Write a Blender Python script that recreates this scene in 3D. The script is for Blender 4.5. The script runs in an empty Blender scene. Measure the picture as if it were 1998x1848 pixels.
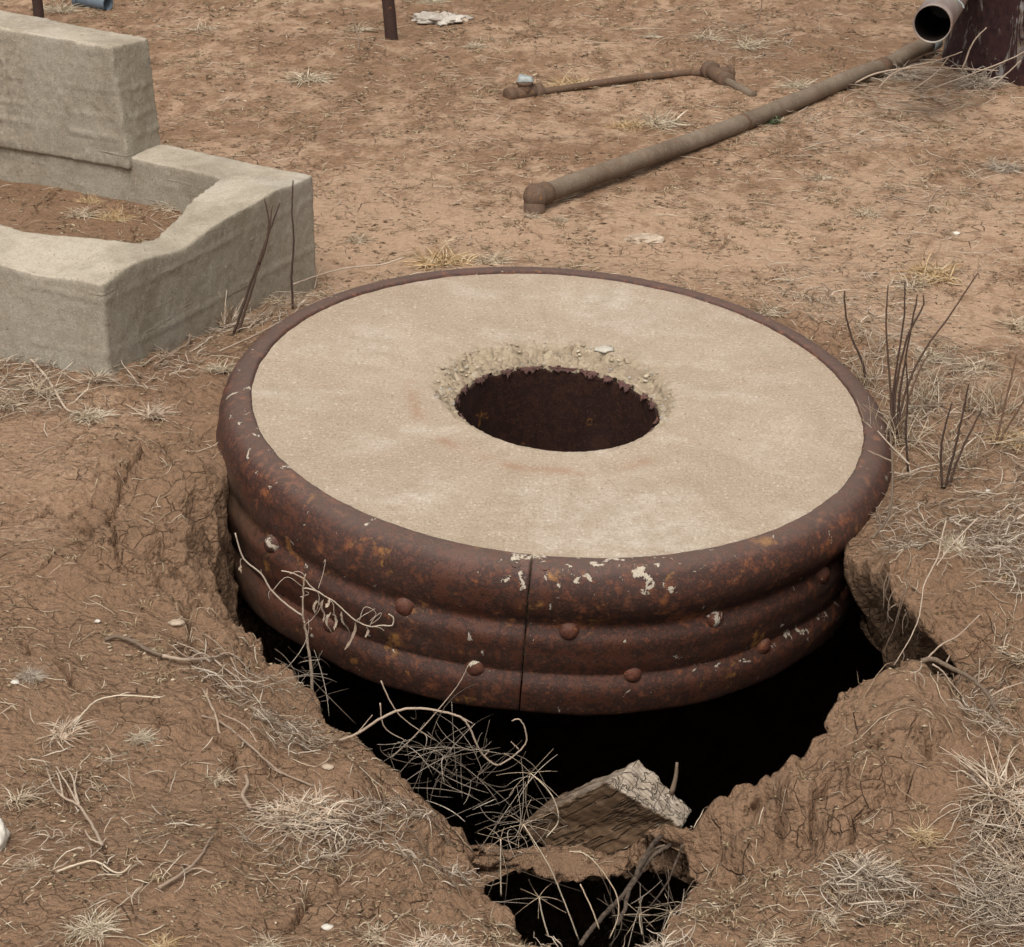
import bpy, math, random
import numpy as np
from mathutils import Vector, Matrix

# ------------------------------------------------------------------ camera, light, exposure
scene = bpy.context.scene
COL = scene.collection
F_PX, PITCH, CAM_H = 4500.0, math.radians(22.0), 1.6      # focal length in photo units (1998 wide), pitch down
cam_d = bpy.data.cameras.new('camera')
cam_d.sensor_width = 36.0
cam_d.sensor_fit = 'HORIZONTAL'
cam_d.lens = 36.0 * F_PX / 1998.0
cam_d.clip_start = 0.05
cam_d.clip_end = 500.0
cam = bpy.data.objects.new('camera', cam_d)
COL.objects.link(cam)
cam.location = (0, 0, CAM_H)
cam.rotation_euler = (math.radians(90) - PITCH, 0, 0)
scene.camera = cam

SUN_EL, SUN_AZ = math.radians(60), math.radians(-168)       # azimuth from +Y towards +X
world = bpy.data.worlds.new('World')
scene.world = world
world.use_nodes = True
wn, wl = world.node_tree.nodes, world.node_tree.links
wn.clear()
sky = wn.new('ShaderNodeTexSky')
sky.sky_type = 'NISHITA'
sky.sun_disc = False
sky.sun_elevation = SUN_EL
sky.sun_rotation = SUN_AZ
sky.air_density = 0.7
sky.dust_density = 6.0
sky.ozone_density = 0.6
hs = wn.new('ShaderNodeHueSaturation')
hs.inputs['Saturation'].default_value = 0.06               # overcast: an almost colourless sky
bg = wn.new('ShaderNodeBackground')
bg.inputs['Strength'].default_value = 0.15
wo = wn.new('ShaderNodeOutputWorld')
wl.new(sky.outputs[0], hs.inputs['Color'])
wl.new(hs.outputs[0], bg.inputs[0])
wl.new(bg.outputs[0], wo.inputs[0])

sun_d = bpy.data.lights.new('sun', 'SUN')
sun_d.energy = 0.9
sun_d.angle = math.radians(35)
sun_d.color = (1.0, 0.93, 0.84)
sun = bpy.data.objects.new('sun', sun_d)
COL.objects.link(sun)
sdir = Vector((math.sin(SUN_AZ) * math.cos(SUN_EL), math.cos(SUN_AZ) * math.cos(SUN_EL), math.sin(SUN_EL)))
sun.rotation_euler = sdir.to_track_quat('Z', 'Y').to_euler()
sun.location = (0, 0, 10)

scene.view_settings.view_transform = 'Standard'
scene.view_settings.look = 'None'
scene.view_settings.exposure = 0.32
scene.view_settings.gamma = 1.0
scene.view_settings.use_curve_mapping = False
scene.render.engine = 'CYCLES'
scene.cycles.max_bounces = 5
scene.cycles.diffuse_bounces = 3

# ------------------------------------------------------------------ measuring helpers
CP, SP = math.cos(PITCH), math.sin(PITCH)


def ray(dx, dy):
    u = (np.asarray(dx, float) - 999.0) / F_PX
    v = -(np.asarray(dy, float) - 924.0) / F_PX
    return u, CP + v * SP, -SP + v * CP


def G(dx, dy, z=0.0):
    """the place on the level z that the photograph shows at (dx, dy)"""
    rx, ry, rz = ray(dx, dy)
    t = (np.asarray(z, float) - CAM_H) / rz
    return np.array([rx * t, ry * t, CAM_H + rz * t])


def A(dx, dy, y):
    """the place at ground distance y that the photograph shows at (dx, dy)"""
    rx, ry, rz = ray(dx, dy)
    t = y / ry
    return np.array([rx * t, ry * t, CAM_H + rz * t])


def Z(x0, y0, sc, pts):
    return [((x0 + px / sc) * 0.9474, (y0 + py / sc) * 0.9474) for px, py in pts]


# ------------------------------------------------------------------ numeric noise
def _hash(ix, iy, iz, seed):
    h = (ix.astype(np.int64) * 374761393 + iy.astype(np.int64) * 668265263 + iz.astype(np.int64) * 2147483647
         + seed * 974634777) & 0xFFFFFFFF
    h = ((h ^ (h >> 13)) * 1274126177) & 0xFFFFFFFF
    h = ((h ^ (h >> 15)) * 2246822519) & 0xFFFFFFFF
    return (h ^ (h >> 16)) & 0xFFFFFFFF


def noise2(x, y, seed=0):
    xi, yi = np.floor(x), np.floor(y)
    fx, fy = x - xi, y - yi
    ux, uy = fx * fx * fx * (fx * (fx * 6 - 15) + 10), fy * fy * fy * (fy * (fy * 6 - 15) + 10)
    z0 = np.zeros_like(xi)

    def g(ox, oy):
        a = _hash(xi + ox, yi + oy, z0, seed) * (2 * math.pi / 4294967296.0)
        return np.cos(a) * (fx - ox) + np.sin(a) * (fy - oy)
    n = (g(0, 0) * (1 - ux) + g(1, 0) * ux) * (1 - uy) + (g(0, 1) * (1 - ux) + g(1, 1) * ux) * uy
    return n * 1.45


def fbm2(x, y, octv=4, seed=0, rough=0.5):
    s, a, t = 0.0, 1.0, 0.0
    c, sn = 0.8, 0.6
    for i in range(octv):
        s = s + a * noise2(x, y, seed + i * 17)
        t += a
        a *= rough
        x, y = (x * c - y * sn) * 2.03 + 5.2, (x * sn + y * c) * 2.03 + 1.3
    return s / t


def noise3(p, seed=0):
    pi = np.floor(p)
    f = p - pi
    u = f * f * f * (f * (f * 6 - 15) + 10)
    out = 0.0
    for ox in (0, 1):
        for oy in (0, 1):
            for oz in (0, 1):
                v = _hash(pi[:, 0] + ox, pi[:, 1] + oy, pi[:, 2] + oz, seed) / 2147483648.0 - 1.0
                w = (u[:, 0] if ox else 1 - u[:, 0]) * (u[:, 1] if oy else 1 - u[:, 1]) * (u[:, 2] if oz else 1 - u[:, 2])
                out = out + v * w
    return out


def fbm3(p, octv=4, seed=0, rough=0.5):
    s, a, t = 0.0, 1.0, 0.0
    for i in range(octv):
        s = s + a * noise3(p, seed + i * 31)
        t += a
        a *= rough
        p = p * 2.07 + 7.1
    return s / t


def worley2(x, y, seed=0):
    xi, yi = np.floor(x), np.floor(y)
    f1 = np.full(x.shape, 9.0)
    f2 = np.full(x.shape, 9.0)
    z0 = np.zeros_like(xi)
    for ox in (-1, 0, 1):
        for oy in (-1, 0, 1):
            cx, cy = xi + ox, yi + oy
            px = cx + 0.1 + 0.8 * _hash(cx, cy, z0, seed) / 4294967296.0
            py = cy + 0.1 + 0.8 * _hash(cx, cy, z0, seed + 99) / 4294967296.0
            d = np.hypot(px - x, py - y)
            nf1 = np.minimum(f1, d)
            f2 = np.minimum(f2, np.maximum(f1, d))
            f1 = nf1
    return f1, f2


def sstep(a, b, x):
    t = np.clip((x - a) / (b - a), 0, 1)
    return t * t * (3 - 2 * t)


def poly_sd(x, y, P):
    """distance to a closed outline, positive inside"""
    d2 = np.full(x.shape, 1e9)
    ins = np.zeros(x.shape, bool)
    n = len(P)
    for i in range(n):
        ax, ay = P[i]
        bx, by = P[(i + 1) % n]
        ex, ey = bx - ax, by - ay
        L = ex * ex + ey * ey + 1e-12
        t = np.clip(((x - ax) * ex + (y - ay) * ey) / L, 0, 1)
        d2 = np.minimum(d2, (x - ax - t * ex) ** 2 + (y - ay - t * ey) ** 2)
        c = (ay > y) != (by > y)
        ins ^= c & (x < (bx - ax) * (y - ay) / ((by - ay) if by != ay else 1e-9) + ax)
    d = np.sqrt(d2)
    return np.where(ins, d, -d)


# ------------------------------------------------------------------ the lay of the land
DISC_C = np.array([0.0903, 4.2452, 0.04])
DISC_N = np.array([0.0640, -0.1256, 1.0])
DISC_N /= np.linalg.norm(DISC_N)


def disc_plane(x, y):
    return DISC_C[2] - (DISC_N[0] * (x - DISC_C[0]) + DISC_N[1] * (y - DISC_C[1])) / DISC_N[2]


edge_main = [(441, 890, .0), (436, 960, -.01), (428, 1048, -.05), (382, 1078, -.06), (398, 1112, -.07), (432, 1160, -.09), (462, 1215, -.10), (510, 1255, -.11), (575, 1312, -.12),
             (640, 1390, -.12), (700, 1440, -.11), (770, 1490, -.11), (830, 1545, -.13), (890, 1595, -.16),
             (935, 1640, -.19), (1050, 1640, -.22), (1180, 1650, -.22), (1300, 1625, -.16), (1350, 1600, -.10),
             (1400, 1550, -.06), (1470, 1512, -.03), (1560, 1455, 0.0), (1612, 1420, .01), (1640, 1345, .04),
             (1690, 1318, .055), (1745, 1298, .07), (1800, 1335, -.04), (1850, 1345, -.10), (1868, 1300, -.09),
             (1830, 1235, -.05), (1800, 1190, -.01), (1745, 1132, -.01), (1695, 1103, -.05), (1658, 1078, -.09)]
edge_low = [(905, 1680, -.19), (925, 1720, -.12), (965, 1752, -.06), (1000, 1785, -.03), (1030, 1835, -.01), (1090, 1856, 0.0),
            (1190, 1856, 0.0), (1290, 1830, 0.0), (1345, 1775, -.08), (1365, 1720, -.15), (1300, 1700, -.20),
            (1180, 1705, -.22), (1080, 1700, -.22), (990, 1680, -.22), (930, 1668, -.21)]


def to_xy(lst):
    return [tuple(G(a, b, c)[:2]) for a, b, c in lst]


P_main = to_xy(edge_main)
a1 = math.atan2(P_main[-1][1] - DISC_C[1], P_main[-1][0] - DISC_C[0])
a0 = math.atan2(P_main[0][1] - DISC_C[1], P_main[0][0] - DISC_C[0]) + 2 * math.pi
if a0 - a1 > 2 * math.pi:
    a0 -= 2 * math.pi
for k in range(1, 20):
    a = a1 + (a0 - a1) * k / 20
    P_main.append((DISC_C[0] + .60 * math.cos(a), DISC_C[1] + .60 * math.sin(a)))
P_low = to_xy(edge_low)

CTRL = edge_main + edge_low + [
    (0, 1848, 0), (300, 1700, 0), (0, 1300, 0), (250, 1250, -.03), (450, 1450, -.05), (330, 1400, -.03),
    (600, 1620, -.03), (720, 1700, -.03), (850, 1790, -.02), (900, 1848, 0), (1000, 1900, 0), (1200, 1920, 0),
    (1420, 1740, -.13), (1480, 1690, -.10), (1560, 1690, -.07), (1650, 1650, -.045), (1720, 1610, -.02), (1480, 1810, 0), (1560, 1760, .005), (1650, 1725, .01), (1760, 1660, .01), (1480, 1600, -.03), (1700, 1830, 0), (1998, 1848, 0), (1960, 1600, .01),
    (1700, 1470, .075), (1640, 1540, .05), (1560, 1520, .025), (1780, 1400, .07), (1820, 1500, .045), (1740, 1560, .03), (1850, 1500, .01), (1900, 1400, -.06), (1990, 1400, -.03),
    (1998, 1250, 0), (1900, 1150, .01), (1800, 1090, .01),
    (120, 1080, 0), (230, 1072, .005), (300, 1050, .01), (400, 1010, .0), (400, 930, .03), (425, 800, .035), (200, 900, .02),
    (0, 900, .01), (240, 1125, -.045), (320, 1135, -.06), (390, 1110, -.08), (640, 1500, -.07), (780, 1600, -.07),
    (400, 1220, -.06), (215, 697, .045), (110, 690, .045), (0, 665, .045), (-100, 640, .045), (300, 665, .03), (400, 635, .01), (612, 558, -.02)]
_C = []
for a, b, c in CTRL:
    g = G(a, b, c)
    _C.append((g[0], g[1], c))
for k in range(26):                                        # soil banked against the cover's lip
    a = math.radians(-35 + 255 * k / 25)
    px, py = DISC_C[0] + .68 * math.cos(a), DISC_C[1] + .68 * math.sin(a)
    if a > math.radians(205):
        continue
    _C.append((px, py, min(.05, float(disc_plane(px, py)) - (.045 if a < math.radians(-5) else .03 + .045 * float(sstep(2.2, 3.0, a))))))
_C = np.array(_C)

CRACKS = [[(222, 965), (250, 955), (226, 990), (214, 1020), (222, 1050), (231, 1098)], [(190, 955), (250, 955), (275, 935), (300, 900)],
          [(60, 1005), (95, 985), (130, 1000), (165, 985), (200, 1000)], [(100, 1030), (120, 1010), (165, 1015), (180, 1050)], [(320, 870), (342, 905), (338, 940)],
          [(1560, 1648), (1600, 1560), (1640, 1530), (1700, 1508), (1760, 1492), (1800, 1500)], [(1700, 1590), (1660, 1625), (1655, 1660)], [(1800, 1500), (1870, 1540), (1940, 1545)],
          [(1480, 1500), (1520, 1530), (1530, 1570)], [(1880, 1200), (1870, 1280), (1885, 1330)], [(560, 1790), (590, 1740), (600, 1700)], [(620, 1650), (680, 1610), (700, 1590)],
          [(420, 1390), (450, 1420), (455, 1450)], [(360, 1130), (370, 1190), (355, 1225)], [(1420, 1790), (1450, 1740), (1440, 1700)], [(40, 1240), (60, 1270), (130, 1290), (150, 1330)],
          [(640, 500), (720, 520), (760, 505)], [(1020, 440), (1070, 470), (1120, 480)], [(1230, 430), (1300, 455), (1340, 440), (1400, 470)]]
CRACKS = [[tuple(G(a, b, 0)[:2]) for a, b in c] for c in CRACKS]
BULGE = [tuple(G(a, b, .0)[:2]) for a, b in [(175, 1080), (230, 1098), (292, 1110), (350, 1088), (405, 1078), (445, 1060), (450, 940), (400, 905), (300, 905), (200, 935), (160, 1000)]]
BURROW = G(398, 968, .02)[:2]
TZ = 0.256                                                 # top of the trough walls


def T(dx, dy, z=TZ):
    g = G(dx, dy, z)
    return (float(g[0]), float(g[1]))


TR_OUT = [T(*p) for p in [(-330, 458), (0, 508), (198, 541), (612, 341), (430, 305), (320, 282), (100, 237), (-330, 150)]]
TR_IN = [T(*p) for p in [(-330, 400), (-100, 425), (0, 436), (43, 450), (100, 458), (266, 468), (302, 456), (346, 423),
                         (376, 386), (430, 347), (340, 325), (250, 306), (100, 281), (-330, 205)]]


def base_z(x, y):
    sh = x.shape
    x, y = x.ravel(), y.ravel()
    num = np.zeros(x.shape)
    den = np.full(x.shape, 500.0)
    for cx, cy, cz in _C:
        w = 1.0 / ((x - cx) ** 2 + (y - cy) ** 2 + .0006) ** 2
        num += w * cz
        den += w
    return (num / den).reshape(sh)


def hole_s(x, y, rough=True):
    s = np.full(x.shape, -3.0)
    m = (x > -1.5) & (x < 1.6) & (y > 1.7) & (y < 5.6)
    if m.any():
        xm, ym = x[m], y[m]
        v = np.maximum(poly_sd(xm, ym, P_main), poly_sd(xm, ym, P_low))
        if rough:
            v = v + .022 * fbm2(xm * 6, ym * 5, 2, 15) + .016 * fbm2(xm * 15, ym * 15, 3, 5) + .003 * fbm2(xm * 50, ym * 50, 2, 6)
        s[m] = v
    return s


def crust_mask(x, y):
    """pale smooth dried-mud crust: mostly the open ground behind and to the right of the cover"""
    far = sstep(3.9, 5.0, y + .35 * x)
    n = fbm2(x * 1.5 + 3, y * 1.1, 4, 21)
    n2 = fbm2(x * 7 + 3, y * 4, 3, 22)
    n3 = fbm2(x * 22, y * 13, 3, 23)
    m = sstep(-.40, .40, .40 * n + .5 * n2 + .55 * n3 - .12 * sstep(6.2, 8.2, y) + .30 * sstep(4.5, 4.9, y) * (1 - sstep(5.6, 6.3, y)) - .03)
    m = .16 + .66 * m
    near = .4 * sstep(-.1, .4, n + .4 * n2 + .3 * n3)
    return np.clip(far * m + (1 - far) * near, 0, 1)


def ground_z(x, y, s=None, full=False):
    x = np.asarray(x, float)
    y = np.asarray(y, float)
    if s is None:
        s = hole_s(x, y)
    z = base_z(x, y)
    cr = crust_mask(x, y)
    rough = 1 - .75 * cr
    z = z + .012 * noise2(x * 1.7, y * 1.7, 1) * sstep(0, 1, np.abs(s) + .2)
    z = z + .006 * fbm2(x * 6, y * 6, 3, 2)
    z = z + .0052 * rough * fbm2(x * 22, y * 22, 3, 3)
    z = z + .0018 * rough * fbm2(x * 90, y * 90, 2, 4)
    # clods round the collapse
    lump = sstep(.66, .74, np.hypot(x - DISC_C[0], y - DISC_C[1])) * sstep(-.42, -.05, s) * (1 - .6 * sstep(4.6, 4.9, y))
    wx, wy = x + .02 * noise2(x * 18, y * 18, 8), y + .02 * noise2(x * 18, y * 18, 9)
    f1, f2 = worley2(wx * 17, wy * 17, 3)
    g1, g2 = worley2(wx * 42, wy * 42, 4)
    lm = lump * (.45 + .75 * sstep(-.2, .3, fbm2(x * 3, y * 3, 2, 30)))
    z = z + lm * (.026 * (0.55 - f1) + .014 * (.5 - g1) + .014 * np.abs(fbm2(x * 30, y * 30, 3, 33)))
    # cracks
    wx, wy = x + .05 * noise2(x * 7, y * 7, 18) + .006 * noise2(x * 45, y * 45, 28), y + .05 * noise2(x * 7, y * 7, 19) + .006 * noise2(x * 45, y * 45, 29)
    c1, c2 = worley2(wx * 3.6, wy * 3.6, 13)
    cw = (c2 - c1) / 3.6
    pm = sstep(.0, .3, fbm2(x * 2.3, y * 2.3, 2, 41))
    ck = (1 - sstep(.0015, .006, cw)) * pm
    z = z - .012 * ck
    xr, yr = x.ravel(), y.ravel()
    m = (np.abs(xr) < 1.3) & (yr > 2.1) & (yr < 6.5)
    if m.any():
        xm, ym = xr[m], yr[m]
        xw = xm + .010 * noise2(xm * 30, ym * 30, 51) + .004 * noise2(xm * 90, ym * 90, 53)
        yw = ym + .010 * noise2(xm * 30, ym * 30, 52) + .004 * noise2(xm * 90, ym * 90, 54)
        d = np.full(xm.shape, 9.0)
        for c in CRACKS:
            for (ax, ay), (bx, by) in zip(c[:-1], c[1:]):
                L = (bx - ax) ** 2 + (by - ay) ** 2
                t = np.clip(((xw - ax) * (bx - ax) + (yw - ay) * (by - ay)) / L, 0, 1)
                d = np.minimum(d, np.hypot(xw - ax - t * (bx - ax), yw - ay - t * (by - ay)))
        wd = .0045 + .0025 * noise2(xm * 12, ym * 12, 55)
        k = 1 - sstep(wd * .4, wd * 1.3, d)
        kz = np.zeros(xr.shape)
        kz[m] = -.022 * k
        bl = poly_sd(xw, yw, BULGE)
        kz[m] += .030 * sstep(-.006, .016, bl) * (1 - .5 * sstep(.03, .14, bl))
        bd = np.hypot(xw - BURROW[0], (yw - BURROW[1]) * .8)
        kz[m] -= .07 * (1 - sstep(.012, .045, bd))
        z = z + kz.reshape(z.shape)
        ck2 = np.zeros(xr.shape)
        ck2[m] = k
        ck = np.maximum(ck, ck2.reshape(ck.shape))
    # ledge left of the cover: soil breaks away
    z = z - .012 * np.exp(np.minimum(s, 0) / .02)
    # trodden soil inside the trough
    ti = poly_sd(x, y, TR_IN) if x.size < 50000 else None
    if ti is None:
        ti = np.full(x.shape, -1.0)
        m = (x < -.3) & (y > 4) & (y < 7.5) & (x > -3)
        ti[m] = poly_sd(x[m], y[m], TR_IN)
    z = z + .15 * sstep(-.05, .0, ti)
    if full:
        return z, cr * (1 - sstep(-.15, -.05, ti)), ck
    return z


# ------------------------------------------------------------------ scene helpers
def link(o, parent=None):
    COL.objects.link(o)
    if parent is not None:
        o.parent = parent
    return o


def tag(o, label=None, cat=None, group=None, kind=None):
    if label:
        o['label'] = label
    if cat:
        o['category'] = cat
    if group:
        o['group'] = group
    if kind:
        o['kind'] = kind
    return o


def empty(name, loc, label, cat, group=None):
    o = bpy.data.objects.new(name, None)
    o.empty_display_size = .1
    o.location = loc
    link(o)
    return tag(o, label, cat, group)


def mesh_np(name, V, Fc, mat, parent=None, smooth=True, attrs=None, loc=None):
    """V (n,3) vertices, Fc list of face arrays (m,3) or (m,4)"""
    V = np.asarray(V, np.float32)
    me = bpy.data.meshes.new(name)
    if not isinstance(Fc, (list, tuple)):
        Fc = [Fc]
    Fc = [np.asarray(f, np.int32) for f in Fc if len(f)]
    nl = sum(f.size for f in Fc)
    npoly = sum(len(f) for f in Fc)
    me.vertices.add(len(V))
    me.vertices.foreach_set('co', V.ravel())
    me.loops.add(nl)
    me.polygons.add(npoly)
    me.loops.foreach_set('vertex_index', np.concatenate([f.ravel() for f in Fc]))
    tot = np.concatenate([np.full(len(f), f.shape[1], np.int32) for f in Fc])
    st = np.concatenate([[0], np.cumsum(tot)[:-1]]).astype(np.int32)
    me.polygons.foreach_set('loop_start', st)
    me.polygons.foreach_set('loop_total', tot)
    if smooth:
        me.polygons.foreach_set('use_smooth', np.ones(npoly, bool))
    if attrs:
        for k, v in attrs.items():
            at = me.attributes.new(k, 'FLOAT', 'POINT')
            at.data.foreach_set('value', np.asarray(v, np.float32))
    me.update(calc_edges=True)
    me.validate()
    me.materials.append(mat)
    o = bpy.data.objects.new(name, me)
    link(o, parent)
    if loc is not None:
        o.location = loc
    return o


def tubes(paths, rad, sides=3):
    """paths (N,K,3), rad (N,K): closed-ended tubes as one vertex/face block"""
    paths = np.asarray(paths, float)
    N, K, _ = paths.shape
    rad = np.broadcast_to(np.asarray(rad, float), (N, K)) if np.ndim(rad) != 1 else np.repeat(np.asarray(rad)[:, None], K, 1)
    t = np.gradient(paths, axis=1)
    t /= np.linalg.norm(t, axis=2, keepdims=True) + 1e-9
    ref = np.where(np.abs(t[:, :1, 2:3]) > .8, np.array([1., .13, 0]), np.array([.05, .07, 1.]))
    ref = np.repeat(ref, K, 1)
    u = np.cross(t, ref)
    u /= np.linalg.norm(u, axis=2, keepdims=True) + 1e-9
    v = np.cross(t, u)
    an = np.arange(sides) * 2 * math.pi / sides
    ring = paths[:, :, None, :] + rad[:, :, None, None] * (np.cos(an)[None, None, :, None] * u[:, :, None, :] + np.sin(an)[None, None, :, None] * v[:, :, None, :])
    V = ring.reshape(-1, 3)
    idx = np.arange(N * K * sides).reshape(N, K, sides)
    a = idx[:, :-1, :]
    b = idx[:, 1:, :]
    a2 = np.roll(a, -1, 2)
    b2 = np.roll(b, -1, 2)
    Fq = np.stack([a, a2, b2, b], -1).reshape(-1, 4)
    caps = [idx[:, 0, ::-1], idx[:, -1, :]]
    cap = np.concatenate(caps, 0)
    return V, Fq, cap


def strand_obj(name, paths, rad, mat, parent=None, sides=3, rnd=None, seed=0, loc=None):
    paths = np.asarray(paths, float)
    V, Fq, cap = tubes(paths, rad, sides)
    N, K = paths.shape[:2]
    if rnd is None:
        rnd = np.random.RandomState(seed).rand(N)
    at = np.repeat(rnd, K * sides)
    return mesh_np(name, V, [Fq, cap], mat, parent, True, {'rnd': at}, loc)


def resample(pts, n):
    P = np.asarray(pts, float)
    if len(P) == 2:
        t = np.linspace(0, 1, n)[:, None]
        return P[0] * (1 - t) + P[1] * t
    # Catmull-Rom
    Q = np.vstack([2 * P[0] - P[1], P, 2 * P[-1] - P[-2]])
    seg = np.linspace(0, len(P) - 1 - 1e-6, n)
    i = seg.astype(int)
    t = (seg - i)[:, None]
    p0, p1, p2, p3 = Q[i], Q[i + 1], Q[i + 2], Q[i + 3]
    return .5 * ((2 * p1) + (-p0 + p2) * t + (2 * p0 - 5 * p1 + 4 * p2 - p3) * t * t + (-p0 + 3 * p1 - 3 * p2 + p3) * t ** 3)


def lathe(profile, a0=0.0, a1=2 * math.pi, seg=96, closed=True, wob=None):
    P = np.asarray(profile, float)
    K = len(P)
    n = seg if closed else seg + 1
    an = a0 + (a1 - a0) * np.arange(n) / seg
    r = P[None, :, 0] * np.ones((n, 1))
    z = P[None, :, 1] * np.ones((n, 1))
    if wob is not None:
        r, z = wob(r, z, an[:, None])
    V = np.stack([r * np.cos(an)[:, None], r * np.sin(an)[:, None], z], -1).reshape(-1, 3)
    idx = np.arange(n * K).reshape(n, K)
    nx = np.roll(idx, -1, 0) if closed else None
    a = idx if closed else idx[:-1]
    b = nx if closed else idx[1:]
    Fq = np.stack([a[:, :-1], b[:, :-1], b[:, 1:], a[:, 1:]], -1).reshape(-1, 4)
    return V, Fq


def merge(blocks):
    V, F4, F3, off = [], [], [], 0
    for b in blocks:
        V.append(b[0])
        for f in b[1:]:
            f = np.asarray(f)
            if len(f):
                (F4 if f.shape[1] == 4 else F3).append(f + off)
        off += len(b[0])
    out = []
    if F4:
        out.append(np.concatenate(F4))
    if F3:
        out.append(np.concatenate(F3))
    return np.concatenate(V), out


def pipe_block(p0, p1, r, r_in=None, seg=28, rings=2):
    """a straight pipe between two points; hollow when r_in is given"""
    p0, p1 = np.asarray(p0, float), np.asarray(p1, float)
    d = p1 - p0
    L = np.linalg.norm(d)
    d /= L
    ref = np.array([0, 0, 1.]) if abs(d[2]) < .9 else np.array([1., 0, 0])
    u = np.cross(ref, d)
    u /= np.linalg.norm(u)
    v = np.cross(d, u)
    zs = np.linspace(0, L, rings)
    if r_in is None:
        prof = [(1e-4, 0), (r * .9, 0), (r, r * .08)] + [(r, z) for z in zs[1:-1]] + [(r, L - r * .08), (r * .9, L), (1e-4, L)]
    else:
        prof = [(r_in, min(L, 1.0)), (r_in, 0), (r, 0)] + [(r, z) for z in zs[1:]]
    V, Fq = lathe(prof, seg=seg)
    V = p0 + V[:, :1] * u + V[:, 1:2] * v + V[:, 2:3] * d
    return V, Fq


def ico(sub=4):
    import bmesh
    bm = bmesh.new()
    bmesh.ops.create_icosphere(bm, subdivisions=sub, radius=1.0)
    bm.verts.ensure_lookup_table()
    V = np.array([v.co[:] for v in bm.verts])
    Fc = np.array([[v.index for v in f.verts] for f in bm.faces])
    bm.free()
    return V, Fc


_ICO = {}


def blob(name, loc, scale, mat, parent=None, seed=0, amp=.25, freq=1.4, sub=4, rotz=0.0, flat=0.0, octv=4):
    if sub not in _ICO:
        _ICO[sub] = ico(sub)
    V, Fc = _ICO[sub]
    d = 1 + amp * fbm3(V * freq + seed * 3.7, octv, seed) * 1.6
    W = V * d[:, None]
    if flat:
        W[:, 2] = np.where(W[:, 2] > 0, np.minimum(W[:, 2], flat + .25 * (W[:, 2] - flat)), W[:, 2])
    W = W * np.asarray(scale)
    c, s = math.cos(rotz), math.sin(rotz)
    W = np.stack([W[:, 0] * c - W[:, 1] * s, W[:, 0] * s + W[:, 1] * c, W[:, 2]], -1)
    return mesh_np(name, W, Fc, mat, parent, True, None, loc)


def voxelize(name, blocks, voxel, mat, parent=None, amp=(), smooth_it=0, seed=0, hook=None):
    """closed blocks fused by a voxel remesh, worn down by noise"""
    V, Fc = merge(blocks)
    tmp = mesh_np(name + '_tmp', V, Fc, mat, None, False)
    m = tmp.modifiers.new('r', 'REMESH')
    m.mode = 'VOXEL'
    m.voxel_size = voxel
    if smooth_it:
        sm = tmp.modifiers.new('s', 'SMOOTH')
        sm.factor = .5
        sm.iterations = smooth_it
    dg = bpy.context.evaluated_depsgraph_get()
    me = bpy.data.meshes.new_from_object(tmp.evaluated_get(dg))
    bpy.data.objects.remove(tmp)
    me.name = name
    n = len(me.vertices)
    co = np.empty(n * 3, np.float32)
    me.vertices.foreach_get('co', co)
    nr = np.empty(n * 3, np.float32)
    me.vertices.foreach_get('normal', nr)
    co = co.reshape(-1, 3).astype(float)
    nr = nr.reshape(-1, 3)
    off = np.zeros(n)
    for k, (fr, am) in enumerate(amp):
        off += am * fbm3(co * fr, 3, seed + 50 * k)
    co = co + nr * off[:, None]
    if hook:
        co = hook(co, nr)
    me.vertices.foreach_set('co', co.astype(np.float32).ravel())
    me.polygons.foreach_set('use_smooth', np.ones(len(me.polygons), bool))
    me.materials.clear()
    me.materials.append(mat)
    me.update()
    o = bpy.data.objects.new(name, me)
    link(o, parent)
    return o


def hexa(bot, top):
    """closed six-sided block from four bottom and four top corners (same winding)"""
    V = np.array(list(bot) + list(top), float)
    Fq = np.array([[3, 2, 1, 0], [4, 5, 6, 7], [0, 1, 5, 4], [1, 2, 6, 5], [2, 3, 7, 6], [3, 0, 4, 7]])
    return V, Fq


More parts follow.
